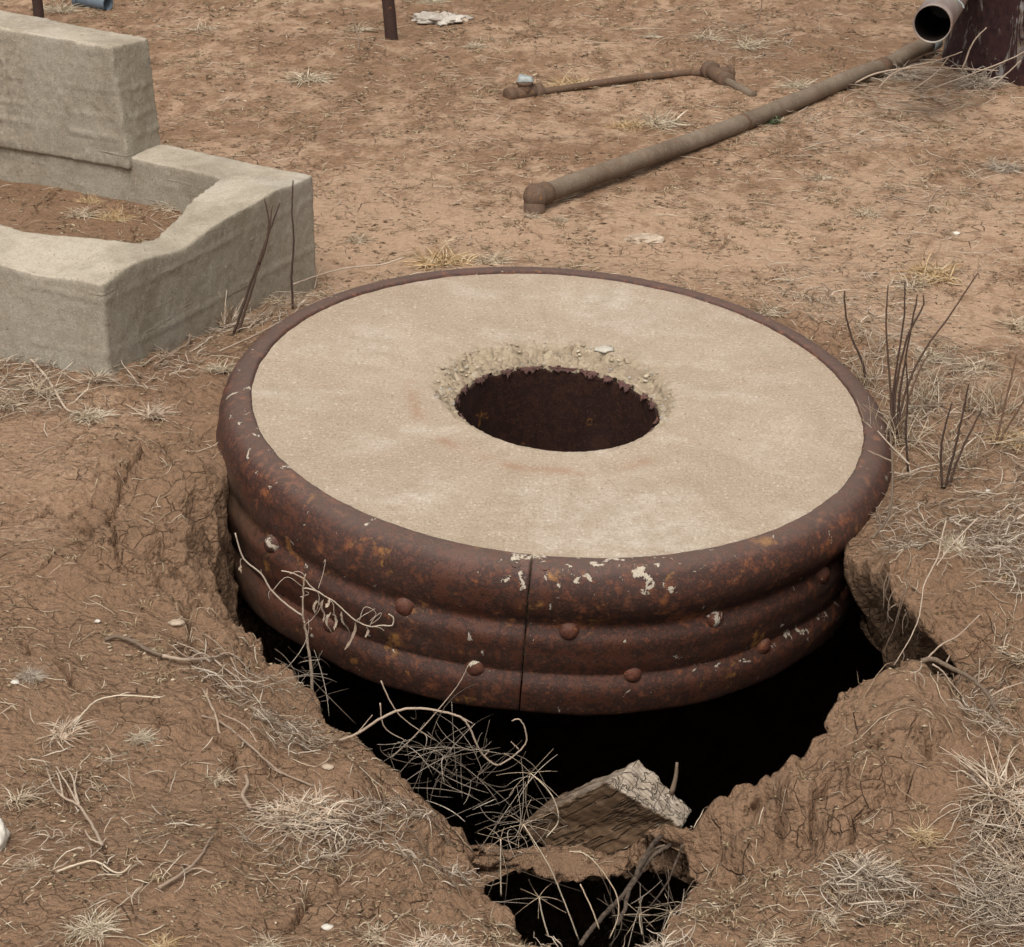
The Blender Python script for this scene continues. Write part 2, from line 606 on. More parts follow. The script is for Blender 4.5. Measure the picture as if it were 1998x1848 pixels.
# ------------------------------------------------------------------ materials
class NB:
    def __init__(self, name):
        self.m = bpy.data.materials.new(name)
        self.m.use_nodes = True
        self.t = self.m.node_tree
        self.n, self.l = self.t.nodes, self.t.links
        self.p = self.n['Principled BSDF']
        self.tc = self.n.new('ShaderNodeTexCoord')
        self.co = self.tc.outputs['Object']

    def _set(self, sock, v):
        if v is None:
            return
        if isinstance(v, (int, float)):
            sock.default_value = v
        elif isinstance(v, tuple):
            sock.default_value = v if len(v) == len(sock.default_value) else v + (1.0,)
        else:
            self.l.new(v, sock)

    def map(self, scale=(1, 1, 1), loc=(0, 0, 0), rot=(0, 0, 0), co=None):
        n = self.n.new('ShaderNodeMapping')
        n.inputs['Scale'].default_value = scale
        n.inputs['Location'].default_value = loc
        n.inputs['Rotation'].default_value = rot
        self.l.new(co or self.co, n.inputs['Vector'])
        return n.outputs[0]

    def noise(self, scale, detail=3, rough=.55, dist=0.0, co=None, out='Fac'):
        n = self.n.new('ShaderNodeTexNoise')
        n.inputs['Scale'].default_value = scale
        n.inputs['Detail'].default_value = detail
        n.inputs['Roughness'].default_value = rough
        n.inputs['Distortion'].default_value = dist
        self.l.new(co or self.co, n.inputs['Vector'])
        return n.outputs[out]

    def voro(self, scale, feature='F1', co=None, rand=1.0, out='Distance'):
        n = self.n.new('ShaderNodeTexVoronoi')
        n.feature = feature
        n.inputs['Scale'].default_value = scale
        n.inputs['Randomness'].default_value = rand
        self.l.new(co or self.co, n.inputs['Vector'])
        return n.outputs[out]

    def ramp(self, fac, stops, interp='LINEAR'):
        n = self.n.new('ShaderNodeValToRGB')
        cr = n.color_ramp
        cr.interpolation = interp
        while len(cr.elements) < len(stops):
            cr.elements.new(.5)
        for e, (p, c) in zip(cr.elements, stops):
            e.position = p
            e.color = (c, c, c, 1) if isinstance(c, (int, float)) else tuple(c) + (1,)
        self._set(n.inputs[0], fac)
        return n.outputs[0]

    def mix(self, fac, a, b, mode='MIX'):
        n = self.n.new('ShaderNodeMix')
        n.data_type = 'RGBA'
        n.blend_type = mode
        self._set(n.inputs[0], fac)
        self._set(n.inputs[6], a)
        self._set(n.inputs[7], b)
        return n.outputs[2]

    def math(self, op, a, b=None, c=None, clamp=False):
        n = self.n.new('ShaderNodeMath')
        n.operation = op
        n.use_clamp = clamp
        for s, v in zip(n.inputs, (a, b, c)):
            self._set(s, v)
        return n.outputs[0]

    def attr(self, name):
        n = self.n.new('ShaderNodeAttribute')
        n.attribute_name = name
        return n.outputs['Fac']

    def rnd(self):
        return self.n.new('ShaderNodeObjectInfo').outputs['Random']

    def sep(self, co=None):
        n = self.n.new('ShaderNodeSeparateXYZ')
        self.l.new(co or self.co, n.inputs[0])
        return n.outputs

    def warp(self, amt, scale, co=None):
        c = self.noise(scale, 2, co=co, out='Color')
        s = self.n.new('ShaderNodeVectorMath')
        s.operation = 'SUBTRACT'
        self.l.new(c, s.inputs[0])
        s.inputs[1].default_value = (.5, .5, .5)
        m = self.n.new('ShaderNodeVectorMath')
        m.operation = 'MULTIPLY_ADD'
        self.l.new(s.outputs[0], m.inputs[0])
        m.inputs[1].default_value = (amt, amt, amt)
        self.l.new(co or self.co, m.inputs[2])
        return m.outputs[0]

    def bump(self, h, dist=.01, strength=1.0, nrm=None):
        n = self.n.new('ShaderNodeBump')
        n.inputs['Distance'].default_value = dist
        n.inputs['Strength'].default_value = strength
        self.l.new(h, n.inputs['Height'])
        if nrm:
            self.l.new(nrm, n.inputs['Normal'])
        return n.outputs[0]

    def done(self, col, rough=.9, bump=None, metal=0.0, spec=.3):
        self._set(self.p.inputs['Base Color'], col)
        self._set(self.p.inputs['Roughness'], rough)
        self._set(self.p.inputs['Metallic'], metal)
        self.p.inputs['Specular IOR Level'].default_value = spec
        if bump:
            self.l.new(bump, self.p.inputs['Normal'])
        return self.m


def mat_ground():
    b = NB('soil')
    cr = b.attr('crust')
    ck = b.attr('crack')
    n_big = b.noise(1.6, 4, .6)
    n_mid = b.noise(9, 5, .65)
    n_fin = b.noise(75, 5, .7)
    n_gr = b.noise(420, 3, .7)
    soil = b.ramp(n_mid, [(.28, (.175, .098, .056)), (.47, (.255, .150, .088)), (.62, (.315, .192, .116)), (.78, (.39, .25, .155))])
    soil2 = b.ramp(n_fin, [(.3, (.16, .092, .052)), (.5, (.27, .162, .096)), (.72, (.38, .242, .148))])
    c = b.mix(.5, soil, soil2)
    c = b.mix(b.ramp(n_big, [(.35, 0.0), (.65, .5)]), c, (.25, .143, .082))
    crust = b.ramp(n_fin, [(.25, (.335, .218, .140)), (.5, (.42, .28, .182)), (.75, (.50, .342, .23))])
    cf = b.math('MULTIPLY', b.ramp(b.math('ADD', cr, b.math('MULTIPLY', b.math('SUBTRACT', n_fin, .5), 1.1)), [(.2, 0.0), (.75, 1.0)]), .88)
    near = b.ramp(b.sep()[1], [(.42, 1.0), (.58, 0.0)])
    near.node.inputs[0].default_value = 0
    b.l.new(b.math('MULTIPLY', b.sep()[1], .1), near.node.inputs[0])
    c = b.mix(b.math('MULTIPLY', near, .25), c, (.30, .195, .125))       # fresher, browner soil round the collapse
    c = b.mix(cf, c, crust)
    # fine shrinkage cracks
    w = b.warp(.05, 8)
    w = b.warp(.006, 60, w)
    v1 = b.voro(10, 'DISTANCE_TO_EDGE', w)
    v2 = b.voro(26, 'DISTANCE_TO_EDGE', w)
    msk = b.ramp(b.noise(3.1, 3), [(.50, 0.0), (.62, 1.0)])
    l1 = b.math('MULTIPLY', b.math('MULTIPLY', b.ramp(v1, [(.0, 1.0), (.014, 0.0)]), msk), b.ramp(b.noise(13, 2), [(.42, 0.0), (.52, 1.0)]))
    l2 = b.math('MULTIPLY', b.ramp(v2, [(.0, 1.0), (.022, 0.0)]), b.ramp(b.noise(5.3, 3), [(.52, 0.0), (.62, .8)]))
    ln = b.math('MAXIMUM', l1, l2)
    c = b.mix(b.math('MULTIPLY', ln, .75), c, (.07, .036, .02))
    c = b.mix(b.math('MULTIPLY', ck, .5), c, (.08, .04, .022))
    c = b.mix(b.ramp(n_gr, [(.62, 0.0), (.78, .55)]), c, (.45, .33, .22))
    c = b.mix(b.ramp(n_gr, [(.25, .5), (.4, 0.0)]), c, (.09, .048, .027))
    h = b.math('ADD', b.math('MULTIPLY', n_fin, .75), b.math('MULTIPLY', b.noise(190, 4, .7), .35))
    h = b.math('SUBTRACT', h, b.math('MULTIPLY', ln, .55))
    g = b.math('SUBTRACT', 1.0, b.math('MULTIPLY', cr, .55))
    cl = b.voro(38, 'F1', b.warp(.02, 30))
    cl2 = b.voro(95, 'F1', b.warp(.01, 60))
    h = b.math('SUBTRACT', h, b.math('MULTIPLY', near, b.math('ADD', b.math('MULTIPLY', cl, .6), b.math('MULTIPLY', cl2, .5))))
    h = b.math('MULTIPLY', h, g)
    bm = b.bump(h, .017, 1.0)
    return b.done(c, .95, bm, spec=.12)


def mat_concrete(name, top=(.45, .385, .30), side=(.312, .275, .215), stain=(.19, .158, .108), slab=False):
    b = NB(name)
    gr = b.noise(230, 4, .8)
    mid = b.noise(28, 5, .65)
    big = b.noise(3.2, 4, .6)
    if slab:
        c = b.ramp(big, [(.3, (.325, .250, .180)), (.5, (.36, .280, .205)), (.7, (.395, .312, .236))])
        c = b.mix(b.ramp(b.noise(5.5, 4, .6, co=b.map((1, 1.6, 1), (3, 2, 0))), [(.52, 0.0), (.68, .6)]), c, (.48, .41, .335))
        for (px, py, rr, am) in ((.10, -.43, .16, .75), (.17, .43, .13, .6), (-.28, -.40, .10, .4), (.0, .25, .12, .25)):
            vm = b.n.new('ShaderNodeVectorMath')
            vm.operation = 'DISTANCE'
            b.l.new(b.map((1, 1.5, 1), co=b.warp(.16, 7)), vm.inputs[0])
            vm.inputs[1].default_value = (px, py * 1.5, 0)
            c = b.mix(b.math('MULTIPLY', b.ramp(vm.outputs['Value'], [(0.0, am), (rr * 1.6, 0.0)]), b.ramp(mid, [(.35, .4), (.6, 1.0)])), c, (.50, .44, .37))
        c = b.mix(b.ramp(b.noise(2.4, 5, .6, 1.2, co=b.map(loc=(5, 3, 1))), [(.46, 0.0), (.62, .45)]), c, (.31, .23, .165))
        sp1 = b.noise(150, 2, .6)
        c = b.mix(b.ramp(sp1, [(.30, .55), (.44, 0.0)]), c, (.20, .145, .095))
        c = b.mix(b.ramp(sp1, [(.58, 0.0), (.70, .5)]), c, (.64, .56, .45))
        c = b.mix(b.ramp(b.noise(15, 5, .7), [(.38, .5), (.5, 0.0)]), c, (.30, .235, .165))
        dots = b.math('MULTIPLY', b.ramp(b.voro(26, 'F1'), [(.05, 1.0), (.075, 0.0)]), b.ramp(b.noise(11, 1), [(.5, 0.0), (.56, .8)]))
        c = b.mix(dots, c, (.13, .10, .075))
    else:
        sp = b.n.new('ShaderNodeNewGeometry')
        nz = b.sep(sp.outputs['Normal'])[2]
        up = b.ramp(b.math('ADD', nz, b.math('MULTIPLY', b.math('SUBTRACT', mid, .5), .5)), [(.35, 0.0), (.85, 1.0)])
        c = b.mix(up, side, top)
        st = b.noise(4.2, 4, .6, co=b.map((1, 1, .35)))
        c = b.mix(b.ramp(st, [(.46, 0.0), (.66, .6)]), c, stain)
        c = b.mix(b.ramp(b.noise(9, 5, .7, co=b.map((1, 1, .5), (3, 3, 3))), [(.56, 0.0), (.68, .4)]), c, (.17, .135, .09))
        c = b.mix(b.ramp(b.noise(2.6, 4, .55, co=b.map((1, 1, .6), (7, 2, 1))), [(.54, 0.0), (.68, .45)]), c, (.37, .345, .295))
    c = b.mix(b.ramp(mid, [(.3, .45), (.55, 0.0)]), c, b.mix(.55, c, (.2, .15, .09)))
    c = b.mix(b.ramp(gr, [(.30, .8), (.46, 0.0)]), c, (.17, .125, .08))
    c = b.mix(b.ramp(gr, [(.56, 0.0), (.72, .6)]), c, (.66, .56, .43))
    pits = b.ramp(b.voro(60, 'F1', b.warp(.02, 30)), [(.06, 1.0), (.13, 0.0)])
    pm = b.math('MULTIPLY', pits, b.ramp(b.noise(14, 2), [(.5, 0.0), (.6, .8)]))
    if slab:
        pm = b.math('MULTIPLY', pm, .35)
        geo = b.attr('wear')
        ring = b.attr('ring')
        aggv = b.voro(62, 'F1', b.warp(.02, 40), out='Color')
        agg = b.mix(.6, b.ramp(b.sep(aggv)[0], [(0, (.15, .11, .07)), (.4, (.27, .2, .13)), (.75, (.36, .28, .18)), (1, (.5, .42, .3))]), (.30, .235, .16))
        c = b.mix(b.math('MULTIPLY', geo, .85), c, agg)
        rs = b.ramp(b.noise(12, 4, .65), [(.42, 0.0), (.58, .85)])
        c = b.mix(b.math('MULTIPLY', b.math('MULTIPLY', ring, rs), .6), c, (.27, .145, .085))
    if not slab:
        ex = b.ramp(b.noise(3.5, 3, .5, co=b.map(loc=(1, 5, 3))), [(.55, 0.0), (.63, 1.0)])
        pb = b.voro(95, 'F1', b.warp(.02, 40), out='Color')
        c = b.mix(b.math('MULTIPLY', ex, .3), c, b.ramp(b.sep(pb)[0], [(0, (.15, .12, .08)), (.5, (.27, .22, .155)), (1, (.42, .36, .27))]))
        sp1 = b.noise(120, 2, .6)
        c = b.mix(b.ramp(sp1, [(.28, .35), (.40, 0.0)]), c, (.15, .12, .085))
        c = b.mix(b.ramp(sp1, [(.60, 0.0), (.72, .25)]), c, (.52, .46, .37))
    c = b.mix(b.math('MULTIPLY', pm, .7), c, (.12, .09, .06))
    h = b.math('ADD', b.math('MULTIPLY', gr, .25), b.math('MULTIPLY', mid, .4))
    h = b.math('SUBTRACT', h, b.math('MULTIPLY', pm, .6))
    if slab:
        d1 = b.voro(62, 'F1', b.warp(.02, 40))
        h = b.math('ADD', h, b.math('MULTIPLY', b.math('MULTIPLY', geo, b.math('SUBTRACT', 1.0, d1)), 2.2))
    else:
        ln = b.noise(70, 2, .5, co=b.map((.06, .06, 1.0)))
        h = b.math('ADD', h, b.math('MULTIPLY', b.ramp(ln, [(.66, 0.0), (.70, 1.0)]), b.ramp(b.noise(4, 2), [(.52, 0.0), (.62, .22)])))
    bm = b.bump(h, .004 if slab else .007, .9)
    return b.done(c, .93, bm, spec=.15)


def mat_rust(name, dark=(.030, .015, .011), mid=(.098, .033, .017), org=(.25, .084, .027), grey=(.056, .036, .029), sc=1.0,
             splat=None, rough=.6, spec=.4):
    b = NB(name)
    n1 = b.noise(7 * sc, 6, .7, .3)
    n2 = b.noise(46 * sc, 6, .78)
    n3 = b.noise(260 * sc, 3, .7)
    f = b.math('ADD', b.math('MULTIPLY', n1, .45), b.math('MULTIPLY', n2, .55))
    c = b.ramp(f, [(.36, dark), (.45, mid), (.50, dark), (.56, mid), (.64, org)])
    c = b.mix(b.ramp(b.noise(3.3 * sc, 4), [(.5, 0.0), (.7, .45)]), c, grey)
    c = b.mix(b.ramp(b.noise(13 * sc, 5, .7, co=b.map(loc=(4, 1, 2))), [(.62, 0.0), (.70, .85)]), c, (.30, .135, .035))
    c = b.mix(b.ramp(n3, [(.60, 0.0), (.76, .35)]), c, (.26, .17, .13))
    c = b.mix(b.ramp(n3, [(.25, .5), (.42, 0.0)]), c, (.02, .012, .01))
    r = b.ramp(f, [(.35, rough - .08), (.65, rough + .22)])
    h = b.math('ADD', b.math('MULTIPLY', n2, .8), b.math('MULTIPLY', n3, .3))
    if splat:
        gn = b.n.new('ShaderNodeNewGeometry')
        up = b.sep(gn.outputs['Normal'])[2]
        top_sheen = b.ramp(b.math('ADD', up, b.math('MULTIPLY', b.math('SUBTRACT', n2, .5), .7)), [(.55, 0.0), (1.0, .55)])
        c = b.mix(b.math('MULTIPLY', top_sheen, .75), c, (.155, .108, .085))  # sky sheen painted into the rim colour on upward faces
        at = b.attr('splat')
        w = b.noise(34, 5, .66, .5)
        s = b.math('ADD', w, b.math('MULTIPLY', at, .14))
        s = b.ramp(s, [(.69, 0.0), (.70, 1.0)])
        mort = b.ramp(n3, [(.3, (.28, .22, .16)), (.6, (.47, .40, .31))])
        c = b.mix(s, c, mort)
        r = b.mix(s, r, (.9, .9, .9))
        h = b.math('ADD', h, b.math('MULTIPLY', s, 1.3))
        dirt = b.attr('dirt')
        dm = b.math('MULTIPLY', dirt, b.ramp(n2, [(.3, .55), (.6, 1.0)]))
        c = b.mix(dm, c, (.15, .088, .05))
        r = b.mix(dm, r, (.95, .95, .95))
    bm = b.bump(h, .0022, .9)
    return b.done(c, r, bm, spec=spec)


def mat_straw(name, stops, rough=.75, use_obj=True):
    b = NB(name)
    r = b.attr('rnd')
    if use_obj:
        r = b.math('FRACT', b.math('ADD', r, b.math('MULTIPLY', b.rnd(), .0)))
    c = b.ramp(r, stops)
    c = b.mix(b.ramp(b.noise(60, 3), [(.35, .45), (.6, 0.0)]), c, b.mix(.5, c, (.12, .075, .045)))
    m = b.done(c, rough, None, spec=.25)
    return m


def mat_wood():
    b = NB('weathered_wood')
    cmb = b.n.new('ShaderNodeCombineXYZ')
    for k, nm in enumerate(('grain_u', 'grain_v', 'grain_w')):
        b.l.new(b.attr(nm), cmb.inputs[k])
    gco = cmb.outputs[0]
    e = b.attr('endgrain')
    long_g = b.noise(60, 5, .7, .3, co=b.map((.07, 1.0, 1.0), co=gco))
    rid = b.math('ABSOLUTE', b.math('SUBTRACT', b.noise(36, 3, .6, .2, co=b.map((.10, 1, 1), (3, 1, 2), co=gco)), .5))
    lcr = b.ramp(rid, [(0, 1.0), (.03, 0.0)])
    # end grain: rings seen across, short checks along them
    sp = b.sep(gco)
    d = b.math('SQRT', b.math('ADD', b.math('POWER', b.math('ADD', sp[1], .05), 2.0), b.math('POWER', b.math('ADD', sp[2], .16), 2.0)))
    ring = b.math('SINE', b.math('ADD', b.math('MULTIPLY', d, 900.0), b.math('MULTIPLY', b.noise(30, 3, co=gco), 5.0)))
    rg = b.ramp(b.math('MULTIPLY_ADD', ring, .5, .5), [(.1, 0.0), (.7, 1.0)])
    nz = b.noise(14, 3, .6, co=gco)
    l1 = b.math('ABSOLUTE', b.math('SINE', b.math('ADD', b.math('MULTIPLY', sp[1], 230.0), b.math('MULTIPLY', nz, 3.0))))
    l2 = b.math('ABSOLUTE', b.math('SINE', b.math('ADD', b.math('MULTIPLY', sp[2], 170.0), b.math('MULTIPLY', nz, 2.5))))
    chk = b.math('MAXIMUM', b.math('MULTIPLY', b.ramp(l1, [(0, 1.0), (.16, 0.0)]), b.ramp(b.noise(30, 2, co=b.map(loc=(1, 2, 3), co=gco)), [(.44, 0.0), (.56, 1.0)])),
                 b.math('MULTIPLY', b.ramp(l2, [(0, .8), (.10, 0.0)]), b.ramp(b.noise(26, 2, co=b.map(loc=(7, 2, 3), co=gco)), [(.5, 0.0), (.6, 1.0)])))
    brown = b.ramp(long_g, [(.3, (.060, .036, .020)), (.5, (.12, .074, .043)), (.7, (.19, .125, .077))])
    grey = b.ramp(long_g, [(.3, (.22, .17, .12)), (.5, (.34, .275, .21)), (.7, (.46, .39, .315))])
    grey = b.mix(b.math('MULTIPLY', rg, .5), grey, (.20, .155, .115))
    c = b.mix(e, brown, grey)
    crk = b.math('MAXIMUM', lcr, b.math('MULTIPLY', chk, e))
    c = b.mix(b.math('MULTIPLY', crk, .6), c, (.05, .035, .024))
    h = b.math('SUBTRACT', long_g, b.math('MULTIPLY', crk, .8))
    return b.done(c, .92, b.bump(h, .004, 1.0), spec=.12)


def mat_plain(name, c1, c2, sc=30, rough=.8, spec=.3, bump=.002):
    b = NB(name)
    n = b.noise(sc, 5, .65)
    c = b.ramp(n, [(.32, c1), (.68, c2)])
    return b.done(c, rough, b.bump(n, bump, .8), spec=spec)


M_SOIL = mat_ground()
M_SLAB = mat_concrete('slab_concrete', slab=True)
M_CONC = mat_concrete('trough_concrete')
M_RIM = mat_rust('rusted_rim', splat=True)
M_TUBE = mat_rust('rusted_tube', dark=(.022, .012, .010), mid=(.045, .019, .013), org=(.08, .03, .016), rough=.9, spec=.1)
def mat_pipe():
    b = NB('weathered_pipe')
    n = b.noise(7, 5, .7)
    f = b.noise(170, 4, .75)
    c = b.ramp(n, [(.35, (.125, .088, .060)), (.55, (.175, .130, .092)), (.7, (.225, .175, .13))])
    c = b.mix(b.ramp(b.noise(24, 5, .7), [(.55, 0.0), (.68, .6)]), c, (.16, .085, .045))
    c = b.mix(b.ramp(f, [(.55, 0.0), (.72, .6)]), c, (.34, .29, .23))
    c = b.mix(b.ramp(f, [(.28, .6), (.42, 0.0)]), c, (.07, .045, .03))
    return b.done(c, .8, b.bump(f, .0015, .8), spec=.2)


M_PIPE = mat_pipe()
M_PIPE_RUST = mat_rust('pipe_rust', dark=(.09, .058, .038), mid=(.15, .088, .054), org=(.28, .13, .055), grey=(.16, .12, .09), sc=4, rough=.7, spec=.25)
M_POST = mat_rust('post_rust', dark=(.035, .02, .017), mid=(.06, .03, .022), org=(.10, .045, .03), sc=3, rough=.7, spec=.25)
M_BIGPIPE = mat_plain('grey_steel', (.24, .19, .165), (.40, .33, .285), 5, .5, .5, .0005)
M_TANK = mat_plain('tank_paint', (.040, .022, .024), (.075, .040, .040), 14, .65, .35)
M_GALV = mat_plain('galvanised', (.16, .18, .17), (.36, .38, .36), 60, .45, .5)
M_BLUEGREY = mat_plain('blue_grey_plastic', (.10, .125, .15), (.17, .205, .24), 20, .6, .3)
M_RAG = mat_plain('dirty_rag', (.26, .215, .17), (.56, .50, .43), 22, .95, .1, .004)
M_STONE = mat_plain('pale_stone', (.25, .18, .12), (.50, .40, .30), 40, .92, .15)
M_WHITE = mat_plain('white_stone', (.46, .41, .34), (.64, .59, .50), 40, .85, .2)
M_WOOD = mat_wood()
M_TWIG = mat_straw('twig', [(0, (.13, .09, .06)), (.5, (.34, .25, .18)), (1, (.52, .42, .32))])
M_DARKSTEM = mat_straw('dark_stem', [(0, (.045, .028, .022)), (.6, (.085, .05, .035)), (1, (.16, .095, .06))])
M_STRAW = mat_straw('straw', [(0, (.20, .13, .08)), (.35, (.38, .28, .18)), (.7, (.54, .43, .30)), (1, (.68, .58, .44))])
M_CREAM = mat_straw('cream_grass', [(0, (.30, .22, .14)), (.5, (.53, .43, .30)), (1, (.70, .60, .46))])
M_PINK = mat_straw('pink_grass', [(0, (.28, .17, .10)), (.4, (.50, .37, .26)), (1, (.68, .57, .44))])
M_GOLD = mat_straw('golden_grass', [(0, (.34, .20, .09)), (.5, (.52, .36, .19)), (1, (.66, .52, .33))])
M_GREY = mat_straw('grey_grass', [(0, (.20, .15, .105)), (.5, (.41, .33, .25)), (1, (.60, .51, .40))])
M_GREEN = mat_straw('green_grass', [(0, (.05, .075, .03)), (1, (.10, .13, .06))])
M_LITTER = mat_straw('leaf_litter', [(0, (.17, .11, .065)), (.4, (.27, .18, .105)), (.75, (.42, .31, .19)), (1, (.60, .48, .33))], .95)

# ------------------------------------------------------------------ ground
def axis_lines():
    ys = [2.1]
    while ys[-1] < 9.2:
        y = ys[-1]
        ys.append(y + (.004 if y < 4.3 else .004 * (y / 4.3) ** 1.7))
    st = .02
    while ys[-1] < 90:
        st *= 1.16
        ys.append(ys[-1] + st)
    lo, st = [2.1], .01
    while lo[-1] > -30:
        st *= 1.3
        lo.append(lo[-1] - st)
    ys = lo[:0:-1] + ys
    xs = [0.0]
    while xs[-1] < 2.3:
        xs.append(xs[-1] + (.004 if xs[-1] < 1.15 else .006))
    st = .01
    while xs[-1] < 70:
        st *= 1.25
        xs.append(xs[-1] + st)
    xs = [-v for v in xs[:0:-1]] + xs
    return np.array(xs), np.array(ys)


HOLE_W = .10


def build_ground():
    xs, ys = axis_lines()
    X, Y = np.meshgrid(xs, ys)
    S = hole_s(X, Y)
    Zb, CR, CK = ground_z(X, Y, S, True)
    gy, gx = np.gradient(hole_s(X, Y, False), ys, xs)
    gl = np.hypot(gx, gy) + 1e-6
    gx, gy = gx / gl, gy / gl
    inside = S > 0
    t = np.clip(S / HOLE_W, 0, 1.2)
    lo = (1 - sstep(2.98, 3.08, Y)) * sstep(-.34, -.2, X)
    rt = sstep(.3, .5, X) * sstep(3.0, 3.3, Y) * sstep(-.2, .35, -gy)
    bx0, by0 = G(985, 1662, -.21)[:2]
    bx1, by1 = G(1335, 1668, -.18)[:2]
    tt = np.clip(((X - bx0) * (bx1 - bx0) + (Y - by0) * (by1 - by0)) / ((bx1 - bx0) ** 2 + (by1 - by0) ** 2), 0, 1)
    bd = np.hypot(X - bx0 - tt * (bx1 - bx0), Y - by0 - tt * (by1 - by0))
    dep = np.where(inside, (.62 - .57 * (1 - sstep(.20, .26, bd)) - .44 * np.maximum(rt, lo) * sstep(.20, .26, bd)) * t ** .85, 0)
    U = (-.02 + .32 * sstep(-.35, -.1, X) + 1.1 * rt + 1.0 * lo) * sstep(.0, .25, t)
    lum = np.zeros_like(X)
    mi = inside & (S < HOLE_W * 1.3)
    q3d = np.stack([X[mi], Y[mi], -dep[mi]], -1)
    lum[mi] = fbm3(q3d * 14, 3, 77) + .8 * np.abs(fbm3(q3d * 34, 2, 79))
    out = np.where(inside, S * 1.0 + U * dep * (1 - .35 * t) + .035 * (1 - .7 * rt) * lum * np.minimum(t * 5, 1), 0)
    Xn = X - gx * out
    Yn = Y - gy * out
    Zn = Zb - dep + np.where(inside, .02 * fbm2(X * 40, Y * 40, 2, 78), 0)
    ny, nx = X.shape
    idx = np.arange(ny * nx).reshape(ny, nx)
    q = np.stack([idx[:-1, :-1], idx[:-1, 1:], idx[1:, 1:], idx[1:, :-1]], -1).reshape(-1, 4)
    keep = ~((S > HOLE_W).ravel()[q].all(1))
    q = q[keep]
    used = np.zeros(ny * nx, bool)
    used[q.ravel()] = True
    remap = np.cumsum(used) - 1
    V = np.stack([Xn, Yn, Zn], -1).reshape(-1, 3)[used]
    o = mesh_np('ground', V, remap[q], M_SOIL, None, True,
                {'crust': (CR * (1 - sstep(-.3, 0, S))).ravel()[used], 'crack': CK.ravel()[used]})
    o['kind'] = 'structure'
    # unseen chamber under the pit, oversized and brimmed to keep the hole dark
    V, Fq = lathe([(60, -.33), (8, -.33), (2.6, -.33), (2.9, -.8), (3.0, -1.6), (2.5, -2.6), (1e-3, -2.9)], seg=72)
    V = V + np.array([.1, 4.6, 0])
    m = (np.hypot(V[:, 0] - .1, V[:, 1] - 4.6) < 4)
    V[m, 2] += .08 * fbm3(V[m] * 2.5, 3, 3)
    c = mesh_np('unseen_cavity', V, Fq, M_SOIL, None, True, {'crust': np.zeros(len(V)), 'crack': np.zeros(len(V))})
    c['kind'] = 'structure'


build_ground()

